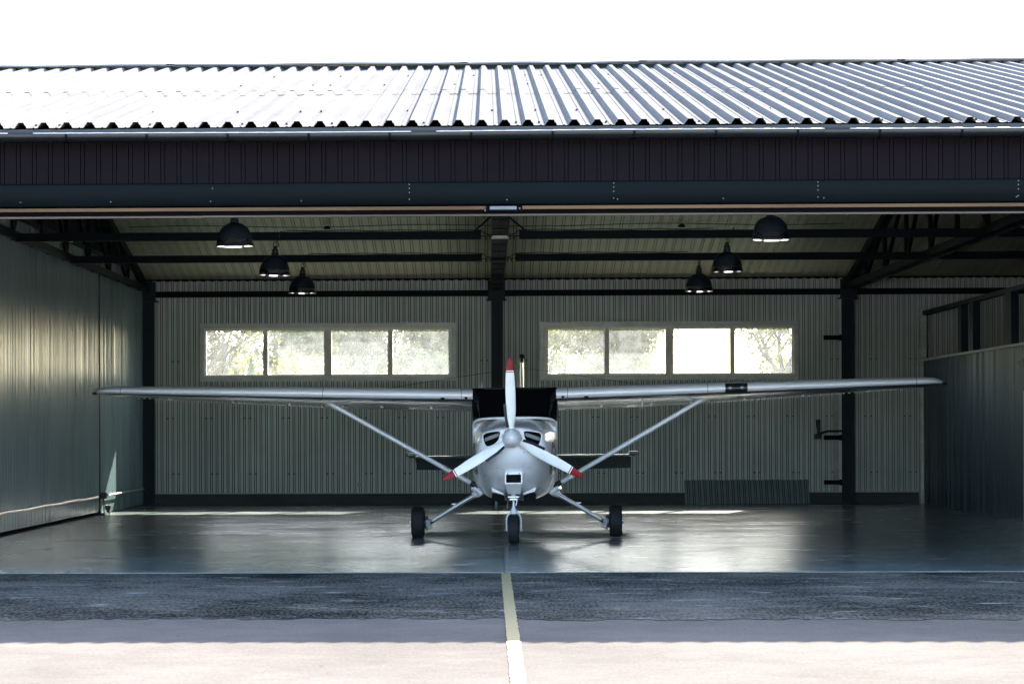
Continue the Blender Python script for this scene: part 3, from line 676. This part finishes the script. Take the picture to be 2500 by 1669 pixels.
# propeller blades
def blade(ang):
    # (r, chord left, chord right, pitch)
    S = [(.10, -.030, .030, 62), (.16, -.040, .036, 55), (.26, -.060, .052, 42), (.36, -.066, .058, 34), (.42, -.070, .058, 30), (.60, -.074, .056, 23), (.80, -.068, .044, 18), (.90, -.058, .038, 15), (.97, -.048, .030, 14), (1.01, -.036, .022, 13), (1.03, -.02, .012, 13)]
    ca, sa = math.cos(ang), math.sin(ang)
    def place(x, y, r): return (x * ca + r * sa, y - 1.70, 1.39 - x * sa + r * ca)
    def station(r):
        for (a, c) in zip(S, S[1:]):
            if a[0] <= r <= c[0]:
                t = (r - a[0]) / (c[0] - a[0]); return [a[i] + (c[i] - a[i]) * t for i in range(4)]
    def make(r0, r1, name, m, par, xa=-9., xb=9., grow=0., n=10):
        rings = []
        for i in range(n + 1):
            r = r0 + (r1 - r0) * i / n; _, l, q, p = station(r); p = R(p) * .75
            l = max(l, xa); q = min(q, xb); ring_ = []
            th = .018 - .011 * r
            for k in range(16):
                t = 2 * math.pi * k / 16; x = (l + q) / 2 + (q - l) / 2 * math.cos(t) * (1 + grow); y = th * math.sin(t) * (1 + grow * 3)
                ring_.append(place(x * math.cos(p * .5) - 0 * y, y + x * math.sin(p) * .8, r))
            rings.append(ring_)
        b = MB(); b.loft(rings); return b.build(name, m, par, smooth=50)
    bl = make(.10, .845, 'blade', 'blade', A)
    make(.845, .857, 'tip_band', 'red', bl, n=1); make(.857, .869, 'tip_band', 'blade', bl, n=1); make(.869, .876, 'tip_band', 'red', bl, n=1); make(.876, 1.03, 'red_tip', 'red', bl)
    bt = MB(); rings = []
    for i in range(9):
        r = .14 + .30 * i / 8; _, l, q, p = station(r); p = R(p) * .75; x0, x1 = l - .032, l + .004; rr = []
        for (x, y) in ((x0, -.020), (x1, -.020), (x1, .016), (x0, .016)): rr.append(place(x * math.cos(p * .5), y + x * math.sin(p) * .8, r))
        rings.append(rr)
    bt.loft(rings); bt.build('deice_boot', 'boot', bl)
    return bl
for k in range(3): blade(R(0 + 120 * k - .3))
# fuselage body
body_secs = [(-.348, .561, 1.640, .563, 1.10, 3.0, 2.7), (.0, .582, 1.655, .535, 1.10, 3.2, 2.9), (.09, .583, 1.67, .53, 1.10, 3.4, 2.9), (.12, .583, 2.03, .53, 1.20, 5.0, 2.9), (.30, .583, 2.055, .525, 1.20, 5.0, 2.9), (1.4, .575, 2.06, .52, 1.20, 5.0, 2.9), (2.1, .50, 1.98, .55, 1.18, 3.6, 2.8), (2.7, .40, 1.72, .60, 1.14, 2.6, 2.5), (3.8, .26, 1.52, .76, 1.12, 2.2, 2.2), (5.2, .12, 1.36, .96, 1.13, 2, 2), (6.1, .05, 1.28, 1.05, 1.15, 2, 2)]
b = MB(); b.loft([sec(*s) for s in body_secs]); body = b.build('fuselage', 'paint', A, smooth=35)
# windscreen: bulged dark glazing wrapping onto the sides, with base fairing strip
rows = []; base = []
NA, NT = 40, 10
for j in range(NT + 1):
    t = j / NT; row = []
    for i in range(NA + 1):
        a = -1 + 2 * i / NA; s_ = math.copysign(1, a)
        bu = .566 * math.sin(a * math.pi / 2) / 1.0; bv_ = -.37 + .42 * (1 - math.cos(a * math.pi / 2)) ; bwz = 1.655 - .095 * abs(a) ** 5 - .02 * a * a
        tu = .574 * math.copysign(min(1, abs(a) * 1.02) ** .8, a); tv = .03 + .12 * abs(a) ** 3; tw = 2.062 - .004 * a * a
        bul = math.sin(math.pi * t)
        u = bu + (tu - bu) * t + s_ * .012 * bul * abs(a); u = max(-.588, min(.588, u))
        row.append((u, bv_ + (tv - bv_) * t - .045 * bul * (1 - .6 * abs(a)), bwz + (tw - bwz) * t))
    rows.append(row)
    if j == 0: base = row
b = MB(); b.loft(rows, closed=False); ws = b.build('windscreen', 'glass_dark', A, smooth=60)
sm = ws.modifiers.new('thick', 'SOLIDIFY'); sm.thickness = .006; sm.offset = 0
b = MB(); b.tube([(p[0] * 1.0, p[1] - .012, p[2] + .002) for p in base], .017, 8, up=(0, 0, 1)); b.build('windscreen_fairing', 'paint', ws, smooth=60)
b = MB(); b.tube([(p[0], p[1] - .005, p[2]) for p in rows[-1]], .013, 8, up=(0, 0, 1)); b.build('windscreen_header', 'glass_dark', ws, smooth=60)
for sgn in (-1, 1):
    b = MB(); pts = [(.14, 1.56), (.2, 1.99), (1.25, 1.99), (1.3, 1.5), (.2, 1.5)]
    b.add([(sgn * .582, v, w) for v, w in pts] + [(sgn * .588, v, w) for v, w in pts], [(0, 1, 2, 3, 4), (9, 8, 7, 6, 5)] + [(i, (i + 1) % 5, (i + 1) % 5 + 5, i + 5) for i in range(5)]); b.build('side_window', 'glass_dark', A)
    # round dark emblem on the cowling side
    def decal(r0, r1, cv, cw, name_m, off):
        rings = []
        for rr in (r0, r1):
            ring_ = []
            for k in range(32):
                t = 2 * math.pi * k / 32; v, w = cv + 1.6 * rr * math.cos(t), cw + rr * math.sin(t)
                h = bvc.ray_cast(Vector((sgn * 3, v, w)), Vector((-sgn, 0, 0)))
                ring_.append((h[0].x + sgn * off if h[0] is not None else sgn * .5, v, w))
            rings.append(ring_)
        b.loft(rings, False)
    b = MB(); decal(.14, .215, -.715, 1.12, None, .003); decal(.005, .075, -.715, 1.12, None, .003); b.build('round_emblem', 'emblem', cowl, smooth=60)
# chin scoop
b = MB(); u0, u1, w0, w1 = -.103, .124, .795, .942; t = .016
vf, vr = -1.452, -1.10
b.box(u0, u1, vf, vr, w1 - .024, w1); b.box(u0, u1, vf, vr, w0, w0 + t); b.box(u0, u0 + t, vf, vr, w0 + t, w1 - .024); b.box(u1 - t, u1, vf, vr, w0 + t, w1 - .024)
b.loft([[(u0 + .01, -1.44, w0), (u1 - .01, -1.44, w0), (u1 - .01, -1.0, w0), (u0 + .01, -1.0, w0)], [(u0 + .03, -1.22, .66), (u1 - .03, -1.22, .66), (u1 - .03, -.9, .66), (u0 + .03, -.9, .66)]])
b.mi = 1; b.box(u0 + t, u1 - t, vf + .09, vf + .10, w0 + t, w1 - .024)
for uu in (-.065, .085): b.lathe([(.009, 0), (.008, -.008)], (uu, vf, w1 - .011), 'y', 10)
b.build('chin_scoop', ['paint', 'void'], A, bevel=.006)
# landing light in the scoop and cowl flaps
for sgn in (-1, 1):
    b = MB(); P = [(.30, -1.02, .745), (.125, -1.06, .668), (.125, -1.06, .640), (.285, -1.02, .685)]
    Q = [(p[0], p[1] + .30, p[2] - .02) for p in P]
    b.add([(sgn * p[0], p[1], p[2]) for p in P + Q], [(0, 1, 2, 3), (7, 6, 5, 4), (0, 4, 5, 1), (1, 5, 6, 2), (2, 6, 7, 3), (3, 7, 4, 0)]); b.mi = 1
    b.box(min(sgn * .13, sgn * .29), max(sgn * .13, sgn * .29), -.95, -.70, .56, .655)
    b.build('cowl_flap', ['paint', 'void'], A, bevel=.008)
b = MB(); b.tube([(-.22, -.75, .66), (-.235, -.78, .55), (-.24, -.74, .455)], .028, 12); b.build('exhaust_pipe', 'brake', A, smooth=50)
b = MB(); b.tube([(-.085, -.7, .62), (-.09, -.68, .47)], .012, 8); b.lathe([(.02, 0), (.02, .05), (.012, .06)], (-.09, -.68, .455), n=10); b.build('drain_tube', 'brake', A, smooth=50)
# wings
def af(x, t): return 5 * t * (.2969 * math.sqrt(x) - .126 * x - .3516 * x * x + .2843 * x ** 3 - .1036 * x ** 4)
def cam(x): return .02 / .16 * (.8 * x - x * x) if x < .4 else .02 / .36 * (.2 + .8 * x - x * x)
WS = [tuple([q[0] * 1.016] + list(q[1:])) for q in [(.560, .0, 1.976, 1.63, .135, 6.6), (1.5, .0, 1.999, 1.63, .135, 6.4), (2.65, .0, 2.026, 1.63, .132, 6.0), (4.1, .06, 2.060, 1.38, .128, 5.0), (5.45, .12, 2.092, 1.13, .12, 3.6), (5.60, .16, 2.093, 1.02, .112, 3.2), (5.70, .24, 2.088, .86, .098, 2.8), (5.76, .36, 2.080, .62, .08, 2.0), (5.785, .5, 2.070, .34, .07, .3)]]
def wsec(u):
    for a, c in zip(WS, WS[1:]):
        if a[0] <= u <= c[0]:
            t = (u - a[0]) / (c[0] - a[0]); return [a[i] + (c[i] - a[i]) * t for i in range(6)]
def wpt(S, x, side, sgn, off=0.):
    u, v0, w0_, c, t, inc = S; z = cam(x) + side * (af(x, t) + off); i = R(inc)
    return (sgn * u, v0 + c * (x * math.cos(i) + z * math.sin(i)) - (off * c if x < .02 else 0), w0_ + c * (z * math.cos(i) - x * math.sin(i)))
XS = [0, .003, .008, .018, .035, .06, .1, .17, .27, .4, .55, .70]
def wing(sgn):
    rings = []
    us = [.57, 1.0, 1.5, 2.0, 2.65, 3.3, 4.1, 4.8] + [1.016 * q for q in (5.45, 5.52, 5.60, 5.65, 5.70, 5.73, 5.76, 5.785)]
    for u in us:
        S = wsec(u) if u < 5.87 else WS[-1]
        X = XS if u < 5.53 else [x * (1 / .70) if x > .1 else x * (1 + .4286 * x / .1) for x in XS]
        up = [wpt(S, min(x, 1), 1, sgn) for x in X]; dn = [wpt(S, min(x, 1), -1, sgn) for x in X[1:]]
        rings.append(list(reversed(up)) + dn)
    b = MB(); b.loft(rings); n_ = len(rings[0])
    for i in range((len(rings) - 1) * n_):
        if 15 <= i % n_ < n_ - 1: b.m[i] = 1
    wg = b.build('wing', ['under', 'belly'], A, smooth=40)
    # trailing surfaces
    def surf(ua, ub, name, droop):
        rg = []
        for k in range(9):
            S = wsec(ua + (ub - ua) * k / 8)
            pts = [wpt(S, x, 1, sgn) for x in (.99, .9, .8, .715)] + [wpt(S, x, -1, sgn) for x in (.715, .8, .9, .99)]
            hv, hw_ = wpt(S, .715, 0, sgn)[1:]; d = R(droop)
            rg.append([(p[0], hv + (p[1] - hv) * math.cos(d) + (p[2] - hw_) * math.sin(d), hw_ + (p[2] - hw_) * math.cos(d) - (p[1] - hv) * math.sin(d)) for p in pts])
        bb = MB(); bb.loft(rg)
        for i in range(8 * 8):
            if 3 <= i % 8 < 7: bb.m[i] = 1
        return bb.build(name, ['under', 'belly'], wg, smooth=40)
    surf(.60, 2.70, 'flap', 2.5); surf(2.73, 5.43, 'aileron', 1 if sgn < 0 else -1)
    # small fittings under the wing: hinges, ribs stiffeners, fuel vent
    for u in (1.2, 1.9, 2.45, 3.2, 4.0, 4.9):
        S = wsec(u); p = wpt(S, .70, -1, sgn); bb = MB(); bb.box(p[0] - .012, p[0] + .012, p[1] - .12, p[1] + .10, p[2] - .014, p[2] + .01); bb.build('hinge_fairing', 'under', wg)
    for (u, x, r) in ((.66, .012, .022), (.98, .02, .03)):
        S = wsec(u); p = wpt(S, x, -1, sgn); bb = MB(); bb.lathe([(r, .03), (r, -.006), (r * .8, -.007)], (p[0], p[1], p[2]), 'y', 16); bb.build('air_vent', 'void', wg)
    # rib flange rivets along the trailing edge: tiny bright studs
    bb = MB()
    for k in range(34):
        u = 2.8 + 2.6 * k / 33; S = wsec(u); p = wpt(S, .97, -1, sgn); bb.box(p[0] - .012, p[0] + .012, p[1] - .02, p[1] + .02, p[2] - .012, p[2])
    bb.build('edge_stiffener', 'alu', wg)
    # dark seam bands, tip joint
    for u in (.72, 2.62, 5.44):
        bb = MB(); rr = []
        for uu in (u, u + .006):
            S = wsec(uu); X = [.12, .06, .03, .012, .004, 0]; pts = [wpt(S, x, 1, sgn, .0012) for x in X] + [wpt(S, x, -1, sgn, .0012) for x in reversed(X[:-1])]; rr.append(pts)
        bb.loft(rr, closed=False); bb.build('panel_seam', 'brake', wg, smooth=60)
    S = WS[-2]; bb = MB(); bb.tube([(sgn * 5.82, .30, 2.062), (sgn * 5.865, .33, 2.064), (sgn * 5.89, .40, 2.066)], [.02, .022, .012], 10); bb.build('navigation_light', 'lens', wg, smooth=60)
    return wg
wl, wr = wing(-1), wing(1)
b = MB(); rr = []
for k in range(7):
    S = wsec(2.86 + .30 * k / 6); X = [.055, .035, .02, .01, .004, .001, 0]; rr.append([wpt(S, x, 1, 1, .002) for x in X] + [wpt(S, x, -1, 1, .002) for x in reversed(X[:-1])])
b.loft(rr, closed=False); ll = b.build('landing_light_cover', 'lens', wr, smooth=60)
for uu in (2.93, 3.09):
    S = wsec(uu); p = wpt(S, 0, 1, 1); b = MB(); b.lathe([(.03, 0), (.028, -.008), (.012, -.012)], (p[0], p[1] + .003, p[2]), 'y', 16); b.build('landing_lamp', 'lamp_glass', wr, smooth=50)
S = wsec(1.75); p = wpt(S, .3, -1, 1); b = MB(); b.tube([p, (p[0], p[1] - .01, p[2] - .09), (p[0], p[1] - .06, p[2] - .10)], .008, 8); b.build('pitot_tube', 'alu', wr, smooth=60)
# struts
for sgn in (-1, 1):
    top = Vector((sgn * 2.71, .62, 1.960)); bot = Vector((sgn * .585, .48, .745)); d = (bot - top)
    b = MB(); ts = [0, .03, .07, .12, .5, .9, .95, 1]; rad = [1.9, 1.5, 1.15, 1, 1, 1, 1.0, .95]
    P = [top + d * t for t in ts]; P[0] = top + Vector((sgn * .06, 0, .03))
    b.tube(P, [.033 * r for r in rad], 14, up=(0, 1, 0), ab=(1, 2.2)); st = b.build('wing_strut', 'paintdull', A, smooth=60)
    b = MB(); b.lathe([(.14, 0), (.12, -.012), (.085, -.03)], (sgn * 2.76, .62, 1.972), n=20); b.build('strut_fairing', 'under', st, smooth=60)
    b = MB(); b.tube([bot + Vector((sgn * .045, -.02, .035)), bot + Vector((-sgn * .05, 0, -.03))], [.038, .05], 12, up=(0, 1, 0), ab=(1, 2.2)); b.build('strut_cuff', 'black', st, smooth=60)
    b = MB(); b.tube([bot + Vector((sgn * .01, 0, -.03)), bot + Vector((-sgn * .10, .02, -.11))], [.05, .07], 12, up=(0, 1, 0), ab=(1, 2.2)); b.build('strut_root', 'paint', st, smooth=60)
# main gear
def wheel(c, R_, w, parent):
    b = MB(); h = w / 2
    prof = [(R_ * .5, -h * .72), (R_ * .72, -h * .98), (R_ * .86, -h * .98), (R_ * .95, -h * .82), (R_ * .985, -h * .58)]
    tread = []
    for k in range(-2, 3):
        x = k * h * .25; tread += [(R_ * 1.0, x - h * .085), (R_ * 1.0, x + h * .085)] + ([(R_ * .975, x + h * .09), (R_ * .975, x + h * .16)] if k < 2 else [])
    prof = prof + tread + [(R_ * .985, h * .58), (R_ * .95, h * .82), (R_ * .86, h * .98), (R_ * .72, h * .98), (R_ * .5, h * .72)]
    b.lathe(prof, c, 'x', 48); ty = b.build('tyre', 'tyre', parent, smooth=40)
    b = MB(); b.lathe([(.03, -h * .80), (R_ * .48, -h * .80), (R_ * .52, -h * .66), (R_ * .52, h * .66), (R_ * .48, h * .80), (.03, h * .80)], c, 'x', 28); b.build('rim', 'alu', ty, smooth=40)
    return ty
for sgn in (-1, 1):
    b = MB(); P = [(sgn * .47, .50, .675), (sgn * .56, .50, .605), (sgn * .9, .54, .41), (sgn * 1.17, .58, .245)]
    b.tube(P, [.05, .034, .025, .023], 12, up=(0, 1, 0), ab=(1, 1.5)); lg = b.build('main_gear_leg', 'alu', A, smooth=60)
    b = MB(); b.tube([(p[0], p[1] + .005, p[2] - .03) for p in P[1:]], .008, 6); b.build('brake_line', 'brake', lg, smooth=60)
    b = MB(); b.tube([(sgn * .43, .48, .72), (sgn * .55, .50, .615), (sgn * .60, .50, .585)], [.085, .06, .036], 14, up=(0, 1, 0), ab=(1, 1.5)); b.build('leg_fairing', 'paint', lg, smooth=60)
    b = MB(); b.box(sgn * .86 - .035, sgn * .86 + .035, .43, .52, .475, .487); b.box(sgn * .86 - .006, sgn * .86 + .006, .48, .50, .43, .476); b.build('entry_step', 'alu', lg, bevel=.003)
    wheel((sgn * 1.372, .6, .224), .224, .175, A)
    b = MB(); b.lathe([(.02, -.02), (.085, -.02), (.09, -.005), (.09, .02), (.06, .03), (.03, .05)], (sgn * 1.255, .6, .224), 'x', 20); b.box(sgn * 1.225 - .025, sgn * 1.225 + .025, .50, .58, .16, .26)
    b.tube([(sgn * 1.15, .57, .25), (sgn * 1.20, .59, .225), (sgn * 1.28, .6, .224)], [.028, .032, .03], 10); b.tube([(sgn * 1.19, .53, .20), (sgn * 1.17, .52, .16), (sgn * 1.23, .53, .125), (sgn * 1.26, .55, .13)], .008, 6)
    b.box(sgn * 1.245 - .015, sgn * 1.245 + .015, .56, .60, .10, .2)
    b.build('brake_caliper', 'brake', lg, smooth=40)
    b = MB(); b.lathe([(.025, 0), (.022, sgn * .025), (.01, sgn * .03)], (sgn * 1.462, .6, .224), 'x', 12); b.build('axle_cap', 'alu', lg, smooth=40)
# nose gear
b = MB(); b.tube([(0, -1.06, .70), (0, -1.085, .42)], .0145, 12); b.tube([(0, -1.05, .72), (0, -1.062, .60)], .035, 14); ng = b.build('nose_gear_leg', 'gearwhite', A, smooth=50)
b = MB(); b.box(-.075, .075, -1.10, -1.02, .605, .628); b.box(-.05, .05, -1.13, -1.04, .575, .600); b.tube([(-.06, -1.1, .585), (.06, -1.1, .585)], .014, 8); b.tube([(.05, -1.1, .59), (.03, -1.1, .50)], .01, 6); b.build('steering_collar', 'alu', ng, bevel=.004)
b = MB(); path = [(-.093, -1.10, .175), (-.095, -1.10, .28), (-.092, -1.10, .34), (-.075, -1.095, .385), (-.04, -1.09, .415), (0, -1.085, .425), (.04, -1.09, .415), (.075, -1.095, .385), (.092, -1.10, .34), (.095, -1.10, .28), (.093, -1.10, .175)]
b.tube(path, .0125, 10, up=(0, 1, 0), ab=(1, 1.8)); b.lathe([(.052, -.01), (.045, .02), (.022, .07), (.016, .11)], (0, -1.085, .41), n=18); fk = b.build('nose_fork', 'gearwhite', ng, smooth=60)
b = MB(); b.tube([(-.128, -1.10, .19), (.128, -1.10, .19)], .014, 10); b.box(-.115, -.10, -1.12, -1.08, .165, .215); b.box(.10, .115, -1.12, -1.08, .165, .215); b.build('nose_axle', 'brake', fk, smooth=40)
wheel((0, -1.10, .193), .193, .142, A)
# tail
b = MB()
def tsec(u, v0, w0_, c, t, pitch=0, N=9):
    xs = [0, .02, .06, .15, .3, .5, .75, 1.0]; i = R(pitch)
    up = [(u, v0 + c * (x * math.cos(i)), w0_ + c * (af(min(x, .999), t) - x * math.sin(i))) for x in xs]; dn = [(u, v0 + c * x * math.cos(i), w0_ + c * (-af(min(x, .999), t) - x * math.sin(i))) for x in xs[1:]]
    return list(reversed(up)) + dn
b.loft([tsec(u, 5.05 + .08 * abs(u), 1.075, .62 - .05 * abs(u), .075) for u in (-1.80, -1.0, 0, 1.0, 1.80)]); stab = b.build('tailplane', 'tailpaint', A, smooth=40)
for sgn in (-1, 1):
    b = MB(); b.loft([tsec(sgn * u, 5.68 - .0 * u, 1.06, .47 - .04 * u, .10, 30) for u in (.08, .6, 1.2, 1.74)]); el = b.build('elevator', 'tailpaint', stab, smooth=40)
    b = MB(); b.box(min(sgn * 1.70, sgn * 1.86), max(sgn * 1.70, sgn * 1.86), 5.18, 5.72, 1.085, 1.135); b.build('elevator_horn', 'tailpaint', el, bevel=.02)
def fsec(w, v0, c, t):
    xs = [0, .02, .06, .15, .3, .5, .75, 1.0]
    r_ = [(c * af(min(x, .999), t), v0 + c * x, w) for x in xs]; l_ = [(-c * af(min(x, .999), t), v0 + c * x, w) for x in xs[1:]]
    return list(reversed(r_)) + l_
b = MB(); b.loft([fsec(1.28, 4.9, .95, .10), fsec(1.6, 5.15, .75, .105), fsec(2.2, 5.42, .56, .125), fsec(2.58, 5.58, .45, .13)]); fin = b.build('fin', 'paint', A, smooth=40)
b = MB(); b.loft([fsec(1.22, 5.87, .5, .1), fsec(1.6, 5.92, .46, .1), fsec(2.2, 6.0, .38, .1), fsec(2.58, 6.05, .33, .1)]); b.build('rudder', 'paint', fin, smooth=40)
b = MB(); b.loft([fsec(2.585, 5.60, .6, .11), fsec(2.64, 5.64, .5, .11), fsec(2.66, 5.72, .3, .1)]); b.lathe([(.04, 0), (.038, .05), (.02, .07)], (0, 5.85, 2.655), n=16); b.build('beacon', 'black', fin, smooth=50)
b = MB(); b.tube([(0, 5.6, 2.5), (1.0, 3.0, 2.28), (1.75, 1.2, 2.12)], .0025, 5); b.tube([(0, 5.6, 2.5), (-1.0, 3.0, 2.28), (-1.75, 1.2, 2.12)], .0025, 5); b.build('aerial_wire', 'steel', A)
for uu in (-.46, 1.02, -.49, 1.055):
    b = MB(); b.tube([(uu, .6, 2.06), (uu, .62, 2.18 if uu in (-.46, 1.02) else 2.14)], .005, 6); b.build('whip_aerial', 'gearwhite', A)

# ------------------------------------------------------------------ trees behind the hangar
def tree_mesh(seed, h, crown_r, crown_lo, nleaf, leaf, lean=0., sparse=1.):
    rnd = random.Random(seed); tk = MB(); tips = []
    def branch(p, d, L, r, lvl):
        n = 5; pts = [p]; q = p.copy(); dd = d.copy()
        for i in range(n):
            dd = (dd + Vector((rnd.uniform(-.2, .2), rnd.uniform(-.2, .2), rnd.uniform(-.05, .15)))).normalized(); q = q + dd * (L / n); pts.append(q.copy())
        tk.tube(pts, [r * (1 - .6 * i / n) for i in range(n + 1)], 7 if lvl < 2 else 4)
        if lvl >= 3: tips.extend(pts[2:]); return
        for k in range(rnd.randint(4, 5) if lvl else 10):
            t = rnd.uniform(.35, 1) if lvl else rnd.uniform(.22, 1); b0 = pts[max(1, min(n, int(t * n + .5)))]
            az = rnd.uniform(0, 6.28); el = rnd.uniform(.1, .9); nd = Vector((math.cos(az) * math.cos(el), math.sin(az) * math.cos(el), math.sin(el)))
            branch(b0, (nd * .8 + dd * .35).normalized(), L * rnd.uniform(.5, .72) if lvl else crown_r * rnd.uniform(.6, .95), r * .45, lvl + 1)
    branch(Vector((0, 0, -.1)), Vector((lean, 0, 1)).normalized(), h * .72, h * .02 + .03, 0)
    lf = MB()
    cl = [t for t in tips if t.z > crown_lo]; rnd.shuffle(cl); cl = cl[:max(30, int(len(cl) * sparse))]
    per = max(1, nleaf // len(cl))
    vs, fs = [], []
    for c in cl:
        s0 = rnd.uniform(.16, .36)
        for _ in range(per):
            p = c + Vector((rnd.gauss(0, s0), rnd.gauss(0, s0), rnd.gauss(0, s0 * .7)))
            a = Vector((rnd.gauss(0, 1), rnd.gauss(0, 1), rnd.gauss(0, 1))).normalized(); e = a.orthogonal().normalized(); f = a.cross(e); s = rnd.uniform(.045, .085) * leaf
            k = len(vs); vs += [p - e * s, p + f * s * .55, p + e * s, p - f * s * .55]; fs.append((k, k + 1, k + 2, k + 3))
    lf.v = [tuple(p) for p in vs]; lf.f = [list(f) for f in fs]; lf.m = [0] * len(fs)
    return tk, lf
def tree(x, y, seed, h, cr, lo, nl, leaf, label, group, lm='leaf_a', lean=0., sparse=1., name='tree'):
    t = thing(name, (x, y, 0), label, 'tree', group, local=True); tk, lf = tree_mesh(seed, h, cr, lo, nl, leaf, lean, sparse)
    tk.build('trunk', 'bark', t, smooth=60); lf.build('crown', lm, t); return t
G = 'trees behind the hangar windows'
tree(-7.4, 63, 31, 4.8, 3.6, 1.3, 19500, 1.1, 'pale leafy tree behind the leftmost window pane', G, 'leaf_b')
tree(-6.4, 73, 2, 4.8, 3.6, 1.3, 19500, 1.2, 'pale green tree filling the second pane of the left window', G)
tree(-3.2, 69, 3, 4.8, 3.6, 1.3, 19500, 1.1, 'pale green bushy tree behind the third pane of the left window', G)
tree(-.7, 76, 4, 4.8, 3.6, 1.3, 16500, 1.2, 'yellowish tree behind the fourth pane of the left window', G, 'leaf_b')
tree(1.7, 71, 5, 4.8, 3.6, 1.3, 16500, 1.1, 'tree filling the first pane of the right window', G)
tree(3.7, 68, 6, 5.4, 2.3, 1.0, 20000, 1.0, 'low rounded yellow green tree behind the second pane of the right window', G, 'leaf_b')
tree(7.75, 66, 9, 7.6, 2.3, 2.4, 6500, 1.0, 'sparse tree with leaning trunk behind the rightmost pane', G, 'leaf_b', .16, .6)
def conifer(x, y, h, r, seed, label):
    rnd = random.Random(seed); t = thing('conifer', (x, y, 0), label, 'conifer', 'small conifers behind the left window', local=True)
    b = MB(); b.tube([(0, 0, -.1), (0, 0, h * .9)], [.06, .01], 6); b.build('trunk', 'bark', t)
    vs, fs = [], []
    for _ in range(9000):
        z = rnd.random() ** 1.4 * h; rr = r * (1 - z / h) ** .75 * (.75 + .25 * math.sin(z * 9)) * math.sqrt(rnd.uniform(.3, 1)); a = rnd.uniform(0, 6.28)
        p = Vector((rr * math.cos(a), rr * math.sin(a), z)); e = Vector((math.cos(a) * .5, math.sin(a) * .5, .8)).normalized(); f = Vector((-math.sin(a), math.cos(a), rnd.uniform(-.4, .4))); s = rnd.uniform(.03, .06)
        k = len(vs); vs += [p - e * s, p + f * s * .5, p + e * s * 1.3, p - f * s * .5]; fs.append((k, k + 1, k + 2, k + 3))
    b = MB(); b.v = [tuple(p) for p in vs]; b.f = [list(f) for f in fs]; b.m = [0] * len(fs); b.build('crown', 'leaf_c', t)
conifer(-6.27, 55, 3.02, .42, 21, 'shorter green conifer at the bottom of the leftmost window pane, left of its taller neighbour')
conifer(-5.93, 55.4, 3.26, .48, 22, 'taller green conifer at the bottom of the leftmost window pane')

# ------------------------------------------------------------------ light
SUN = Vector((.345, 1, .65)).normalized()
EL = math.asin(SUN.z); AZ = math.atan2(SUN.x, SUN.y)
w = bpy.data.worlds.new('World'); sc.world = w; w.use_nodes = True; nt = w.node_tree
sky = nt.nodes.new('ShaderNodeTexSky'); sky.sky_type = 'NISHITA'; sky.sun_disc = False; sky.sun_elevation = EL; sky.sun_rotation = AZ
sky.air_density = .8; sky.dust_density = 1.5; sky.ozone_density = .6
bg = nt.nodes['Background']; nt.links.new(sky.outputs[0], bg.inputs[0]); bg.inputs[1].default_value = .15
ld = bpy.data.lights.new('sun', 'SUN'); ld.energy = 4.6; ld.angle = R(.5); ld.color = (1, .94, .86)
lo_ = bpy.data.objects.new('sun', ld); C.objects.link(lo_); lo_.location = (20, 60, 40); lo_.rotation_euler = (-SUN).to_track_quat('-Z', 'Y').to_euler()

# ------------------------------------------------------------------ camera
F = 5100.; YAW = 1.35; ROLL = .19
cd = bpy.data.cameras.new('camera'); cam_ = bpy.data.objects.new('camera', cd); C.objects.link(cam_)
cd.sensor_width = 36; cd.lens = F / 2349 * 36; cd.clip_start = .1; cd.clip_end = 3000
cam_.location = (0, 0, 1.5); cam_.rotation_euler = (R(90), R(ROLL), R(YAW))
pp = 1121 - F * math.tan(R(YAW))
cd.shift_x = (1174.5 - pp) / 2349; cd.shift_y = (985.4 - 784) / 2349
sc.camera = cam_
sc.view_settings.view_transform = 'Standard'; sc.view_settings.look = 'None'; sc.view_settings.exposure = 2.85; sc.view_settings.gamma = 1
sc.cycles.max_bounces = 10; sc.cycles.diffuse_bounces = 6; sc.cycles.glossy_bounces = 5; sc.cycles.transparent_max_bounces = 24
sc.cycles.use_denoising = True
sc.cycles.caustics_reflective = False; sc.cycles.caustics_refractive = False
sc.cycles.sample_clamp_indirect = 8
